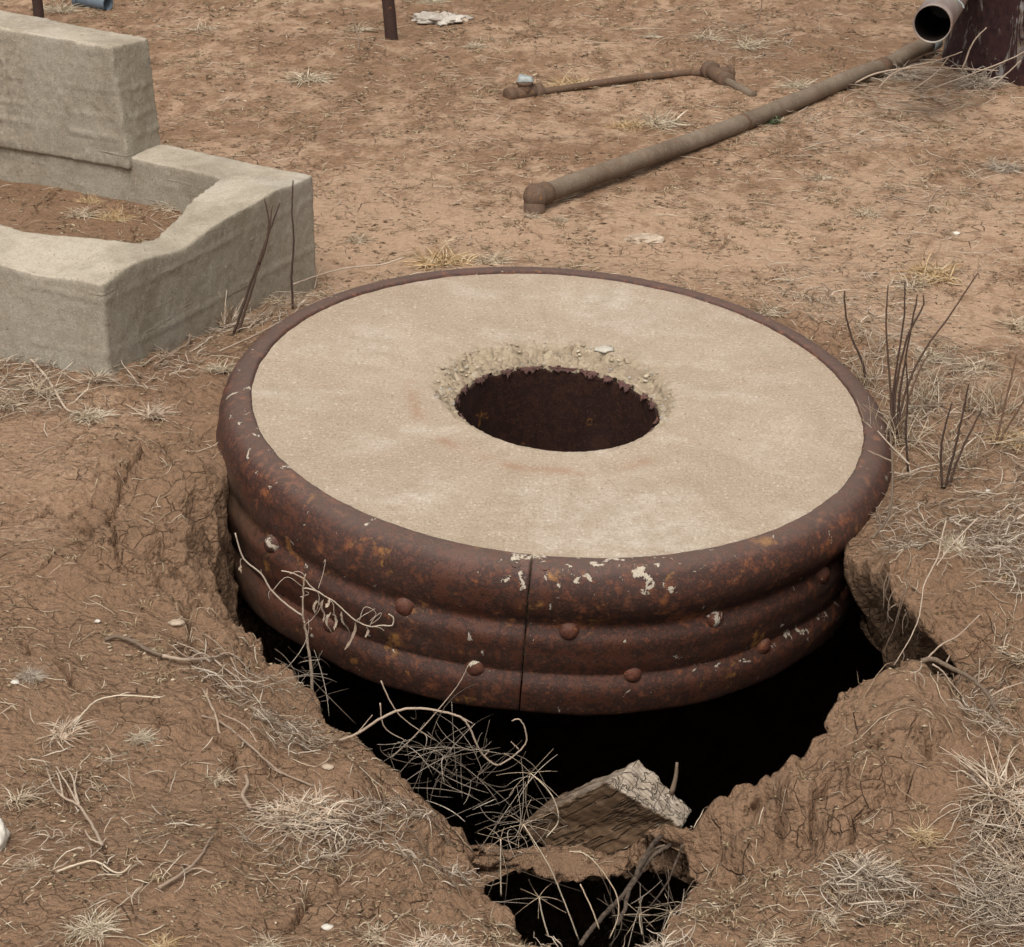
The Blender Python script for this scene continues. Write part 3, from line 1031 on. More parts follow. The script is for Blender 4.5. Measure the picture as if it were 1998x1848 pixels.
# ------------------------------------------------------------------ the well cover
def build_cover():
    root = empty('well_cover', tuple(DISC_C), 'round concrete slab in a riveted rusty steel rim with a hole in its middle', 'well cover')
    q = Vector((0, 0, 1)).rotation_difference(Vector(DISC_N))
    root.rotation_mode = 'QUATERNION'
    root.rotation_quaternion = q
    # slab
    rr = np.concatenate([[.203, .203, .203], np.linspace(.2035, .32, 50), np.linspace(.325, .598, 60), [.601, .601]])
    seg = 720
    an = np.arange(seg) * 2 * math.pi / seg
    R = np.repeat(rr[None, :], seg, 0)
    An = np.repeat(an[:, None], len(rr), 1)
    x, y = R * np.cos(An), R * np.sin(An)
    back = np.sin(An - math.radians(8))
    wid = .012 + .062 * sstep(-.75, .9, back) + .012 * noise2(np.cos(An) * 4, np.sin(An) * 4, 3)
    wid = np.maximum(wid, .004)
    dpt = .004 + .022 * sstep(-.7, .6, back)
    e = (R - .203) / wid + .35 * fbm2(x * 30, y * 30, 3, 4)
    wear = (1 - sstep(.55, 1.05, e)) * sstep(-.95, -.2, back)
    zt = -dpt * (1 - sstep(.0, 1.0, e)) ** 1.0 + wear * .005 * fbm2(x * 80, y * 80, 3, 9) + .0012 * fbm2(x * 5, y * 5, 3, 11)
    zt += .0005 * fbm2(x * 60, y * 60, 2, 12)
    # shallow dent where the slab is worn near the hole front right
    zt[:, 0] = -.26
    zt[:, 1] = -.12
    zt[:, -1] = -.26
    R2 = R.copy()
    R2[:, :3] += .003 * fbm2(np.cos(An[:, :3]) * 14, np.sin(An[:, :3]) * 14, 3, 2)
    V = np.stack([R2 * np.cos(An), R2 * np.sin(An), zt], -1).reshape(-1, 3)
    K = len(rr)
    idx = np.arange(seg * K).reshape(seg, K)
    nx = np.roll(idx, -1, 0)
    Fq = np.stack([idx[:, :-1], idx[:, 1:], nx[:, 1:], nx[:, :-1]], -1).reshape(-1, 4)
    rg = np.exp(-((R - (.285 + .02 * noise2(np.cos(An) * 2, np.sin(An) * 2, 5))) / .014) ** 2) * sstep(.2, -.3, np.sin(An + .35)) * sstep(-.15, .1, noise2(np.cos(An) * 2.3 + 1, np.sin(An) * 2.3, 8) + .1)
    mesh_np('concrete_slab', V, Fq, M_SLAB, root, True, {'wear': wear.ravel(), 'ring': rg.ravel()})
    # rim with its three rolled bands; the body bulges out on the left
    def body_off(c):
        return .024 * np.maximum(-c, 0) ** 1.2 - .009 * np.maximum(c, 0) + .002
    prof = [(.598, -.010), (.6015, .0003), (.608, .0018), (.623, .0000), (.638, -.0075), (.649, -.022), (.6545, -.040), (.6535, -.062), (.647, -.082),
            (.640, -.096), (.6350, -.107), (.6345, -.116), (.639, -.126), (.6445, -.137), (.6455, -.149), (.6435, -.166), (.641, -.187), (.6365, -.205),
            (.6350, -.214), (.640, -.224), (.6455, -.235), (.647, -.249), (.644, -.271), (.638, -.293), (.627, -.297), (.622, -.292), (.618, -.27)]
    pr = resample(prof, 110)
    seam = math.radians(-90 - 5.0)
    eps = .0021

    def wob(r, z, a):
        k = sstep(.0, .05, -z)
        r2 = r + k * .0045 * noise2(np.cos(a) * 3 + z * 3, np.sin(a) * 3, 3) + k * .0012 * noise2(np.cos(a) * 18 + z * 20, np.sin(a) * 18 + z * 14, 4)
        r2 = r2 - .0012 * (z > -.006) * 0
        z2 = z + .0015 * noise2(np.cos(a) * 5, np.sin(a) * 5, 6) * (z < -.28) * 2 + k * .003 * noise2(np.cos(a) * 2, np.sin(a) * 2, 16)
        r2 = r2 + sstep(.045, .12, -z) * body_off(np.cos(a))
        inner = (r < .6025) & (z > -.02)
        r2 = r2 + inner * .0035 * fbm2(np.cos(a) * 12, np.sin(a) * 12, 4, 7)
        return r2, z2
    V, Fq = lathe(pr, seam + eps, seam + 2 * math.pi - eps, 900, False, wob)
    ang = np.arctan2(V[:, 1], V[:, 0])
    rel = np.degrees((ang + math.pi / 2 + math.pi) % (2 * math.pi) - math.pi)          # 0 in front, + to the right
    zz = V[:, 2]
    sp = np.exp(-((rel - 12) / 15) ** 2) * np.exp(-((zz + .012) / .030) ** 2) * .92
    sp += .75 * np.exp(-((rel + 8) / 5) ** 2) * np.exp(-((zz + .018) / .025) ** 2)
    sp += .38 * np.exp(-((rel + 65) / 28) ** 2) * np.exp(-((zz + .005) / .025) ** 2)
    sp += .7 * np.exp(-((rel - 52) / 13) ** 2) * np.exp(-((zz + .23) / .03) ** 2)
    sp += .55 * np.exp(-((rel - 30) / 18) ** 2) * np.exp(-((zz + .215) / .012) ** 2)
    sp += .3 * np.exp(-((rel + 118) / 20) ** 2) * (zz > -.05)
    sp += .12
    dirt = .8 * sstep(-50, -72, rel) * sstep(-.05, -.10, zz) + .35 * sstep(-30, -60, rel) * sstep(-.22, -.28, zz)
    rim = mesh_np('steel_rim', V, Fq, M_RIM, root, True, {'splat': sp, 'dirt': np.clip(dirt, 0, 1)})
    sol = rim.modifiers.new('thickness', 'SOLIDIFY')
    sol.thickness = .004
    sol.offset = -1
    # rivets: domes with a foot
    dome = [(1e-4, .0135), (.006, .0128), (.0110, .0108), (.0148, .0072), (.0168, .0030), (.0174, 0.0), (.0188, -.003), (.0188, -.014)]
    first = None

    def rivet(rel_deg, z, r, seed):
        a = math.radians(rel_deg - 90)
        V, Fq = lathe(resample(dome, 18), seg=28)
        n = V / (np.linalg.norm(V, axis=1, keepdims=True) + 1e-9)
        V = V + n * (.0012 * fbm3(V * 120 + seed, 3, seed))[:, None]
        rot = Matrix.Rotation(a, 3, 'Z') @ Matrix.Rotation(math.pi / 2 + .12, 3, 'Y')
        W = V @ np.array(rot).T + np.array([r * math.cos(a), r * math.sin(a), z])
        n0 = len(V)
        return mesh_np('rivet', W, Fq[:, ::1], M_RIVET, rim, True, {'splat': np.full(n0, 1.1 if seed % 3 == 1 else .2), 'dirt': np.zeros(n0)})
    for i, d in enumerate([-77, -52, -24.5, 1.7, 25.8, 50.5, 75]):
        rivet(d, -.121, .6400 + float(body_off(math.sin(math.radians(d)))), i)
    for i, d in enumerate([-38, -12.5, 12.6, 37, 61]):
        rivet(d, -.2165, .6370 + float(body_off(math.sin(math.radians(d)))), i + 9)
    # two stamped rings beside the seam
    for d in (-7.4, -2.9):
        a = math.radians(d - 90)
        c = np.array([.6285 * math.cos(a), .6285 * math.sin(a), .0012])
        t = np.linspace(0, 2 * math.pi, 25)[:-1]
        rad = np.array([math.cos(a), math.sin(a), -.32])
        tan = np.array([-math.sin(a), math.cos(a), 0])
        pth = c + .0095 * (np.cos(t)[:, None] * rad + np.sin(t)[:, None] * tan)
        pth = np.vstack([pth, pth[:1]])
        V, Fq, cap = tubes(pth[None], np.full((1, 25), .0013), 5)
        mesh_np('stamped_ring', V, [Fq, cap], M_RIM, rim, True, {'splat': np.full(len(V), 1.2), 'dirt': np.zeros(len(V))})
    # tube lining the hole, its top torn and flaking
    seg = 300
    an = np.arange(seg) * 2 * math.pi / seg
    zt = -.022 - .012 * sstep(-.3, .9, np.sin(an)) + .012 * fbm2(np.cos(an) * 9, np.sin(an) * 9, 4, 55)
    zs = np.concatenate([[0, .004, .012, .03], np.linspace(.06, .62, 12)])
    rows = []
    for k, d in enumerate(zs):
        r = .196 + .0015 * fbm2(np.cos(an) * 6 + d * 9, np.sin(an) * 6, 3, 56) + (.004 * np.maximum(0, fbm2(np.cos(an) * 16, np.sin(an) * 16, 2, 57)) if k < 2 else 0)
        rows.append(np.stack([r * np.cos(an), r * np.sin(an), zt - d], -1))
    V = np.stack(rows, 1).reshape(-1, 3)
    K = len(zs)
    idx = np.arange(seg * K).reshape(seg, K)
    nx = np.roll(idx, -1, 0)
    Fq = np.stack([idx[:, :-1], idx[:, 1:], nx[:, 1:], nx[:, :-1]], -1).reshape(-1, 4)
    tb = mesh_np('steel_lining', V, Fq, M_TUBE, root)
    so = tb.modifiers.new('thickness', 'SOLIDIFY')
    so.thickness = .005
    so.offset = 1
    # rust flakes curling off the lining's lip
    rs = np.random.RandomState(4)
    for k, (a, w, dr_) in enumerate([(.25, .16, .008), (.45, .10, .012), (.78, .20, .010), (1.0, .12, .016), (1.22, .22, .006), (1.5, .30, .004),
                                     (1.85, .26, .007), (2.1, .16, .010), (2.45, .22, .006), (2.8, .14, .009), (3.1, .12, .006), (3.5, .16, .005),
                                     (4.3, .14, .004), (4.9, .18, .005), (5.5, .22, .006), (5.85, .16, .009), (6.1, .12, .012)]):
        z0 = -.020 - .012 * float(sstep(-.3, .9, math.sin(a)))
        n = 14
        col, fs = [], []
        jag = rs.uniform(.1, 1, n)
        for i in range(n):
            aa = a + w * (i / (n - 1) - .5)
            tp = math.sin(math.pi * (i + .5) / n) * (.5 + .5 * jag[i])
            for j in range(4):
                f = j / 3
                r = .1985 - dr_ * tp * f ** 1.4 + .0012 * rs.randn()
                col.append((r * math.cos(aa), r * math.sin(aa), z0 + .005 + .003 * jag[i] - .018 * tp * f * (.4 + jag[i] * .8)))
        for i in range(n - 1):
            for j in range(3):
                p = i * 4 + j
                fs.append((p, p + 1, p + 5, p + 4))
        fl = mesh_np('rust_flake', np.array(col), np.array(fs), M_FLAKE, tb)
        so = fl.modifiers.new('thickness', 'SOLIDIFY')
        so.thickness = .0022
    # white mortar chip on the far edge, pebbles bared in the broken edge
    Vc = blob('mortar_chip', (.098, .243, -.001), (.021, .013, .004), M_CHIP, root, 3, .3, 2.0, 3, .2)
    vs, fs, off = [], [], 0
    Vi, Fi = ico(2)
    for k in range(300):
        a = rs.uniform(-.35, math.pi + .25)
        b_ = math.sin(a - math.radians(8))
        w = .012 + .062 * float(sstep(-.75, .9, b_))
        q = rs.uniform(.02, .85)
        r = .203 + w * q
        dp = .004 + .022 * float(sstep(-.7, .6, b_))
        s = rs.uniform(.0016, .0052)
        W = Vi * (s * np.array([rs.uniform(.8, 1.5), rs.uniform(.7, 1.2), rs.uniform(.5, .8)]))
        ca, sa = math.cos(a * 7 + k), math.sin(a * 7 + k)
        W = np.stack([W[:, 0] * ca - W[:, 1] * sa, W[:, 0] * sa + W[:, 1] * ca, W[:, 2]], -1)
        W = W + np.array([r * math.cos(a), r * math.sin(a), -dp * (1 - float(sstep(0, 1, q))) - .0012])
        vs.append(W)
        fs.append(Fi + off)
        off += len(W)
    rnd = np.repeat(rs.rand(300), len(Vi))
    o = mesh_np('bared_gravel', np.concatenate(vs), np.concatenate(fs), M_GRAVEL, root, True, {'rnd': rnd})
    tag(o, kind='stuff')


M_CHIP = mat_plain('pale_mortar', (.36, .32, .26), (.50, .455, .385), 60, .95, .1)
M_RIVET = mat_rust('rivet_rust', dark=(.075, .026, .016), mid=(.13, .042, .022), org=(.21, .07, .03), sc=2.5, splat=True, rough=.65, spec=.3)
M_FLAKE = mat_rust('flaking_rust', dark=(.09, .05, .045), mid=(.15, .075, .06), org=(.20, .10, .07), sc=3, rough=.8, spec=.2)
M_GRAVEL = mat_straw('gravel', [(0, (.20, .155, .11)), (.35, (.31, .25, .175)), (.7, (.40, .32, .22)), (.9, (.28, .26, .24)), (1, (.5, .42, .3))], .85)
build_cover()

# ------------------------------------------------------------------ concrete trough
def prism(poly, z0, z1):
    """closed prism over a simple outline, triangulated by Blender's own fill"""
    from mathutils.geometry import tessellate_polygon
    n = len(poly)
    tri = tessellate_polygon([[Vector((p[0], p[1], 0)) for p in poly]])
    V = np.array([(p[0], p[1], z0) for p in poly] + [(p[0], p[1], z1) for p in poly])
    ar = sum(poly[i][0] * poly[(i + 1) % n][1] - poly[(i + 1) % n][0] * poly[i][1] for i in range(n))
    f3, f4 = [], []
    for t in tri:
        a, b, c = t
        cr = (poly[b][0] - poly[a][0]) * (poly[c][1] - poly[a][1]) - (poly[b][1] - poly[a][1]) * (poly[c][0] - poly[a][0])
        if cr < 0:
            a, c = c, a
        f3.append((a + n, b + n, c + n))
        f3.append((c, b, a))
    for i in range(n):
        j = (i + 1) % n
        f4.append((i, j, j + n, i + n) if ar > 0 else (j, i, i + n, j + n))
    return V, np.array(f4), np.array(f3)


def build_trough():
    c0 = G(300, 600)
    root = empty('water_trough', (float(c0[0]), float(c0[1]), 0), 'old cast concrete trough with a thick raised end, dry soil inside', 'trough')
    off = np.array([c0[0], c0[1], 0])
    # the walls as one ring: outer outline then back along the inner one
    ring = TR_OUT[:] + TR_IN[::-1]
    V, f4, f3 = prism(ring, -.12, TZ)
    V = V - off

    def hook(co, nr):
        side = np.abs(nr[:, 2]) < .6
        # uneven top and a slight belly
        co[:, 2] += (~side) * .003 * noise2(co[:, 0] * 5, co[:, 1] * 5, 3)
        w = co + off                                     # worn dips along the top arris
        for (px, py), dp, sx in ((T(400, 470), .030, .11), (T(90, 520), .016, .12), (T(530, 375), -.008, .06), (T(205, 540), .012, .06)):
            k = np.exp(-((w[:, 0] - px) ** 2 + (w[:, 1] - py) ** 2) / sx ** 2) * sstep(TZ - .09, TZ - .01, co[:, 2])
            co[:, 2] -= dp * k
        for zc, am in ((.205, .0018), (.09, .0022)):        # fins left by the form boards
            co += nr * (side * am * np.exp(-((co[:, 2] - zc - .01 * noise2(co[:, 0] * 2, co[:, 1] * 2, 7)) / .004) ** 2) * (noise2(co[:, 0] * 6, co[:, 1] * 6, 9) > -.05))[:, None]
        return co
    voxelize('basin', [(V, f4, f3)], .0075, M_CONC, root, [(4, .002), (22, .0012), (60, .0014), (150, .0014)], 1, 3, hook)
    # raised block on the back wall
    b = [T(-330, 212), T(252, 309), T(316, 281), T(-330, 155)]
    fr = T(252, 309)
    z2f = float(A(218, 92, fr[1] + .012)[2])
    br = T(316, 281)
    zt = z2f
    top = [G(-330, 10, zt)[:2], A(216, 96, fr[1] + .02)[:2], A(291, 72, br[1] - .0)[:2], G(-330, -25, zt)[:2]]
    bot3 = [(p[0], p[1], TZ - .03) for p in b]
    t0 = (b[0][0], b[0][1] + .02)
    t3 = (b[3][0], b[3][1])
    top3 = [(t0[0], t0[1], zt + .02), (top[1][0], top[1][1], zt), (top[2][0], top[2][1], zt - .005), (t3[0], t3[1], zt + .02)]
    V, Fq = hexa(bot3, top3)
    V = V - off

    def hook2(co, nr):
        side = np.abs(nr[:, 2]) < .6
        for zc, am in ((.30, .0035), (.345, .0025), (.41, .002)):
            co += nr * (side * am * np.exp(-((co[:, 2] - zc - .008 * noise2(co[:, 0] * 2, co[:, 1] * 2, 7)) / .004) ** 2) * (noise2(co[:, 0] * 4, co[:, 1] * 4, 19) > -.1))[:, None]
        return co
    voxelize('raised_block', [(V, Fq)], .007, M_CONC, root, [(4, .002), (20, .002), (60, .0018), (150, .0014)], 1, 13, hook2)


build_trough()

# ------------------------------------------------------------------ pipes, posts, tank
def gz(x, y):
    return float(ground_z(np.array([x]), np.array([y]))[0])


def on_ground(dx, dy, lift=0.0, z0=0.0):
    p = G(dx, dy, z0)
    for _ in range(4):
        p = G(dx, dy, gz(p[0], p[1]))
    return np.array([p[0], p[1], gz(p[0], p[1]) + lift])


def build_long_pipe():
    a = on_ground(1050, 410, .040 - gz(*on_ground(1050, 424)[:2]))
    e = on_ground(1812, 110, .04)
    root = empty('iron_pipe', tuple(a), 'long thick weathered pipe with a rusty elbow lying across the bare ground', 'pipe')
    d = (e - a)
    L = np.linalg.norm(d[:2])
    n = 60
    pts = []
    for i in range(n):
        t = i / (n - 1)
        p = a + d * t
        gl = gz(p[0], p[1])
        p[2] = .0 * gl + .024 + .018 * max(0.0, 1 - t / .4) ** 1.4 + (e[2] - .024) * t ** 3 + .003 * math.sin(t * 9) - .012 * math.exp(-((t - .86) / .05) ** 2)
        pts.append(p - a)
    V, Fq, cap = tubes(np.array(pts)[None], np.full((1, n), .0255), 24)
    mesh_np('pipe_length', V, [Fq, cap], M_PIPE, root)
    u = d / np.linalg.norm(d)
    # coupling collar and pale end
    for t, w, r, nm, m in ((.86, .05, .030, 'coupling', M_PIPE_RUST), (.47, .02, .0268, 'coupling', M_PIPE_RUST)):
        p = np.array(pts[int(t * (n - 1))])
        V, Fq = pipe_block(p - u * w / 2, p + u * w / 2, r)
        mesh_np(nm, V, Fq, m, root)
    V, Fq = pipe_block(np.array(pts[-1]) - u * .01, np.array(pts[-1]) + u * .045, .028, .022)
    mesh_np('pipe_end', V, Fq, M_GALV, root)
    # elbow turning down into the soil
    side = np.array([-u[0], -u[1], 0])
    arc = []
    for k in range(9):
        t = k / 8 * math.pi / 2
        arc.append(side * (.042 * math.sin(t)) + np.array([0, 0, -.042 * (1 - math.cos(t))]) + u * .02)
    arc.append(arc[-1] + np.array([0, 0, -.06]))
    arc = np.array(arc)
    Vi, Fi = ico(4)
    V1 = (Vi * np.array([.0325, .0325, .034]) - u * .012 + np.array([0, 0, .002]), Fi)
    V2 = pipe_block(u * .012, u * .040, .0300)
    ct = -u * .016
    V3 = pipe_block(ct + np.array([0, 0, -.11]), ct + np.array([0, 0, -.010]), .0285)
    V, Fc = merge([V1, V2, V3])
    V = V + .0018 * np.stack([noise3(V * 60, 1), noise3(V * 60, 2), noise3(V * 60, 3)], -1)
    mesh_np('elbow', V, Fc, M_PIPE_RUST, root)


def build_thin_pipe():
    a = on_ground(1048, 186, .018)
    m1 = on_ground(1215, 164, .014)
    b = on_ground(1352, 146, .008)
    c = on_ground(1398, 156, .012)
    d = on_ground(1470, 189, .004)
    root = empty('water_pipe', tuple(a), 'thin rusty pipe with a small valve at its left end', 'pipe')
    pth = resample([a - a, m1 - a, b - a], 30)
    V, Fq, cap = tubes(pth[None], np.full((1, 30), .0112), 14)
    mesh_np('pipe_length', V, [Fq, cap], M_PIPE_RUST, root)
    # fitting
    u = (d - c) / np.linalg.norm(d - c)
    w = np.array([u[1], -u[0], 0])
    up = np.array([0, 0, .008])
    blocks = [pipe_block(c - a - u * .045 + up, c - a + u * .06, .023), pipe_block(c - a - u * .06 + up, c - a - u * .03 + up, .033, seg=8),
              pipe_block(c - a + u * .05, c - a + u * .082, .029, seg=8), pipe_block(c - a + up, c - a - w * .045 + up, .020, seg=8),
              pipe_block(c - a - w * .04 + up, c - a - w * .056 + up, .025, seg=6),
              pipe_block(b - a - np.array([.01, 0, .004]), c - a - u * .05, .0125)]
    V, Fc = merge(blocks)
    mesh_np('tee_fitting', V, Fc, M_PIPE_RUST, root)
    V, Fq = pipe_block(c - a + u * .05, d - a, .0135)
    mesh_np('pipe_stub', V, Fq, M_PIPE, root)
    # valve
    u = (m1 - a) / np.linalg.norm(m1 - a)
    v0 = -u * .045 + np.array([0, 0, .006])
    blocks = [pipe_block(v0 - u * .04, v0 + u * .04, .021), pipe_block(v0 + u * .034, v0 + u * .060, .027, seg=8),
              pipe_block(v0 - u * .066, v0 - u * .036, .026, seg=8), pipe_block(v0 + np.array([0, 0, 0]), v0 + np.array([0, 0, .030]), .022, seg=12),
              pipe_block(v0 + np.array([0, 0, .026]), v0 + np.array([0, 0, .036]), .026, seg=8)]
    V, Fc = merge(blocks)
    vb = mesh_np('valve', V, Fc, M_PIPE_RUST, root)
    V, Fq = hexa([v0 + np.array(p) for p in ((-.026, -.018, .036), (.028, -.014, .036), (.030, .016, .036), (-.022, .018, .036))],
                 [v0 + np.array(p) for p in ((-.020, -.012, .056), (.022, -.010, .050), (.024, .012, .050), (-.016, .014, .060))])
    hd = mesh_np('handle', V, Fq, M_GALV, vb, False)
    bv = hd.modifiers.new('bevel', 'BEVEL')
    bv.width = .003
    bv.segments = 2


def build_tank():
    p = on_ground(1858, 136)
    R = .46
    cx, cy = p[0] + R * .995, p[1] + .12
    root = empty('scrap_tank', (cx, cy, 0), 'dark maroon steel tank with peeling paint behind the open pipe', 'tank')
    prof = [(1e-3, -.05), (R, -.05), (R + .004, 0), (R, .02), (R - .012, .2), (R - .03, .45), (R - .045, .75), (R - .03, .77), (R - .05, .785), (1e-3, .80)]
    V, Fq = lathe(resample(prof[1:8], 60), seg=160)
    k = .01 * fbm3(V * 4, 3, 5)
    V[:, 0] += k
    V[:, 1] += k
    mesh_np('shell', V, Fq, M_TANKP, root)
    V, Fq = lathe([(1e-3, .76), (R - .06, .76), (R - .035, .772)], seg=96)
    mesh_np('lid', V, Fq, M_TANKP, root)
    # open-ended pipe resting on the tank
    o = A(1819, 47, 6.62)
    d = np.array([.275, .961, 0.0])
    d /= np.linalg.norm(d)
    root2 = empty('flue_pipe', tuple(o), 'wide pale grey open ended steel pipe sticking out over the small pipe', 'pipe')
    V, Fq = pipe_block([0, 0, 0], d * 1.5, .0555, .052, 64, 30)
    mesh_np('pipe_wall', V, Fq, M_BIGP, root2)
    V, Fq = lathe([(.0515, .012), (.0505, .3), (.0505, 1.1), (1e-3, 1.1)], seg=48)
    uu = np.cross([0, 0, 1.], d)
    mesh_np('inside', V[:, :1] * uu + V[:, 1:2] * np.cross(d, uu) + V[:, 2:3] * d, Fq, M_PIPE_SHADE, root2)
    V, Fq = pipe_block(d * .36, d * .375, .0575, None, 48)
    mesh_np('weld_band', V, Fq, M_BIGP, root2)
    s = A(1877, 8, 6.66)
    V, Fq, cap = tubes(resample([s - o + np.array([-.012, 0, .01]), s - o, s - o + np.array([.006, 0, -.012])], 8)[None], np.full((1, 8), .003), 6)
    mesh_np('hook', V, [Fq, cap], M_GALV, root2)


def mat_tank():
    b = NB('peeling_tank_paint')
    n = b.noise(7, 5, .7, .5, co=b.map((1, 1, .45)))
    n2 = b.noise(40, 4, .6)
    c = b.ramp(n2, [(.3, (.020, .010, .011)), (.7, (.048, .022, .020))])
    pl = b.ramp(b.noise(16, 5, .7, .8, co=b.map((1, 1, .35))), [(.53, 0.0), (.58, .85)])
    side = b.ramp(n, [(.40, 0.0), (.5, 1.0)])
    c = b.mix(b.math('MULTIPLY', pl, side), c, b.ramp(n2, [(.35, (.16, .10, .05)), (.6, (.24, .23, .22))]))
    return b.done(c, .8, b.bump(b.math('ADD', n2, pl), .004, .8), spec=.12)


def mat_bigpipe():
    b = NB('faded_pipe_paint')
    n = b.noise(4.5, 4, .6, .4)
    c = b.ramp(n, [(.4, (.17, .12, .105)), (.52, (.23, .185, .16)), (.62, (.29, .27, .215))])
    c = b.mix(b.ramp(b.noise(24, 4, .65), [(.55, 0.0), (.7, .6)]), c, (.24, .13, .08))
    return b.done(c, .5, None, spec=.45)


M_PIPE_SHADE = mat_plain('shaded_rust_inside', (.008, .006, .005), (.022, .014, .012), 20, .95, .05)  # rust taken near black, painting in the shade inside the pipe
M_TANKP = mat_tank()
M_BIGP = mat_bigpipe()


def build_post(dx, dy, r, lean, label, h=1.3):
    p = on_ground(dx, dy)
    root = empty('fence_post', tuple(p), label, 'post', None)
    top = np.array([lean, .02, h])
    n = 24
    pth = resample([np.array([0, 0, -.1]), top], n)
    V, Fq, cap = tubes(pth[None], np.full((1, n), r), 16)
    V = V + .0012 * np.stack([noise3(V * 30, 1), noise3(V * 30, 2), noise3(V * 30, 3)], -1)
    mesh_np('pole', V, [Fq, cap], M_POST, root)
    V, Fq = pipe_block(top - np.array([0, 0, .01]), top + np.array([0, 0, .02]), r * 1.15)
    mesh_np('cap', V, Fq, M_POST, root)
    # soil heaped round its foot belongs to the ground


build_long_pipe()
build_thin_pipe()
build_tank()
build_post(768, 77, .0225, -.10, 'rusty steel post standing on bare ground beside the white rag')
build_post(80, 55, .019, -.05, 'rusty steel post standing behind the concrete trough')

p = on_ground(150, 12, .03)
q = on_ground(212, 20, .026)
rt = empty('plastic_pipe', tuple(p), 'short blue grey pipe piece lying on the ground behind the trough', 'pipe')
V, Fq = pipe_block([0, 0, 0], q - p, .030, .026, 32)
mesh_np('tube', V, Fq, M_BLUEGREY, rt)
V, Fq = pipe_block((q - p) * .02, (q - p) * .14, .034, .031, 32)
mesh_np('collar', V, Fq, M_BLUEGREY, rt)

# rag, stones
p = on_ground(862, 42, .004)
rag = blob('rag', tuple(p), (.082, .075, .022), M_RAG, None, 5, .55, 2.2, 5, .1, octv=5)
tag(rag, 'crumpled dirty white rag lying flat on the soil near the post', 'rag')
p = on_ground(905, 42, .004)
tag(blob('stone', tuple(p), (.018, .02, .010), M_STONE, None, 6, .3, 1.5, 3), 'small brown stone touching the right end of the white rag', 'stone', 'loose stones')
p = on_ground(1256, 470, .003)
tag(blob('stone', tuple(p), (.047, .034, .015), M_STONE, None, 8, .28, 1.6, 5, .15, .6), 'flat tan stone on cracked mud between the long pipe and the well cover', 'stone', 'loose stones')
p = on_ground(-3, 1648, .01)
tag(blob('stone', tuple(p), (.013, .03, .018), M_WHITE, None, 9, .25, 1.5, 4), 'white stone at the left edge of the foreground', 'stone', 'loose stones')
p = on_ground(1866, 458, .003)
tag(blob('stone', tuple(p), (.010, .008, .005), M_WHITE, None, 10, .25, 1.5, 3), 'tiny bright white stone on pale mud right of the long pipe', 'stone', 'loose stones')
p = on_ground(345, 1222, .003)
tag(blob('stone', tuple(p), (.013, .008, .006), M_STONE, None, 12, .3, 1.5, 3, .3), 'small pale stone on the slope left of the cover', 'stone', 'loose stones')
for (dx, dy, sc, m, lb) in [(30, 1334, .006, M_WHITE, 'small white pebble on cracked soil at the left edge'),
                            (2035 * .9474, 1012 * .9474, .006, M_WHITE, 'white pebble among the dry grass right of the cover'),
                            (128, 1440, .007, M_STONE, 'pinkish pebble by the spiky tuft at lower left'),
                            (640, 1812, .007, M_WHITE, 'flat white chip in the foreground soil'),
                            (640, 1500, .008, M_STONE, 'round tan pebble near the lip of the collapse'),
                            (190, 1215, .005, M_WHITE, 'tiny white pebble on the slope under the trough')]:
    p = on_ground(dx, dy, sc * .4)
    tag(blob('pebble', tuple(p), (sc, sc * .8, sc * .6), m, None, int(dx) % 97, .3, 1.5, 3), lb, 'pebble', 'loose pebbles')

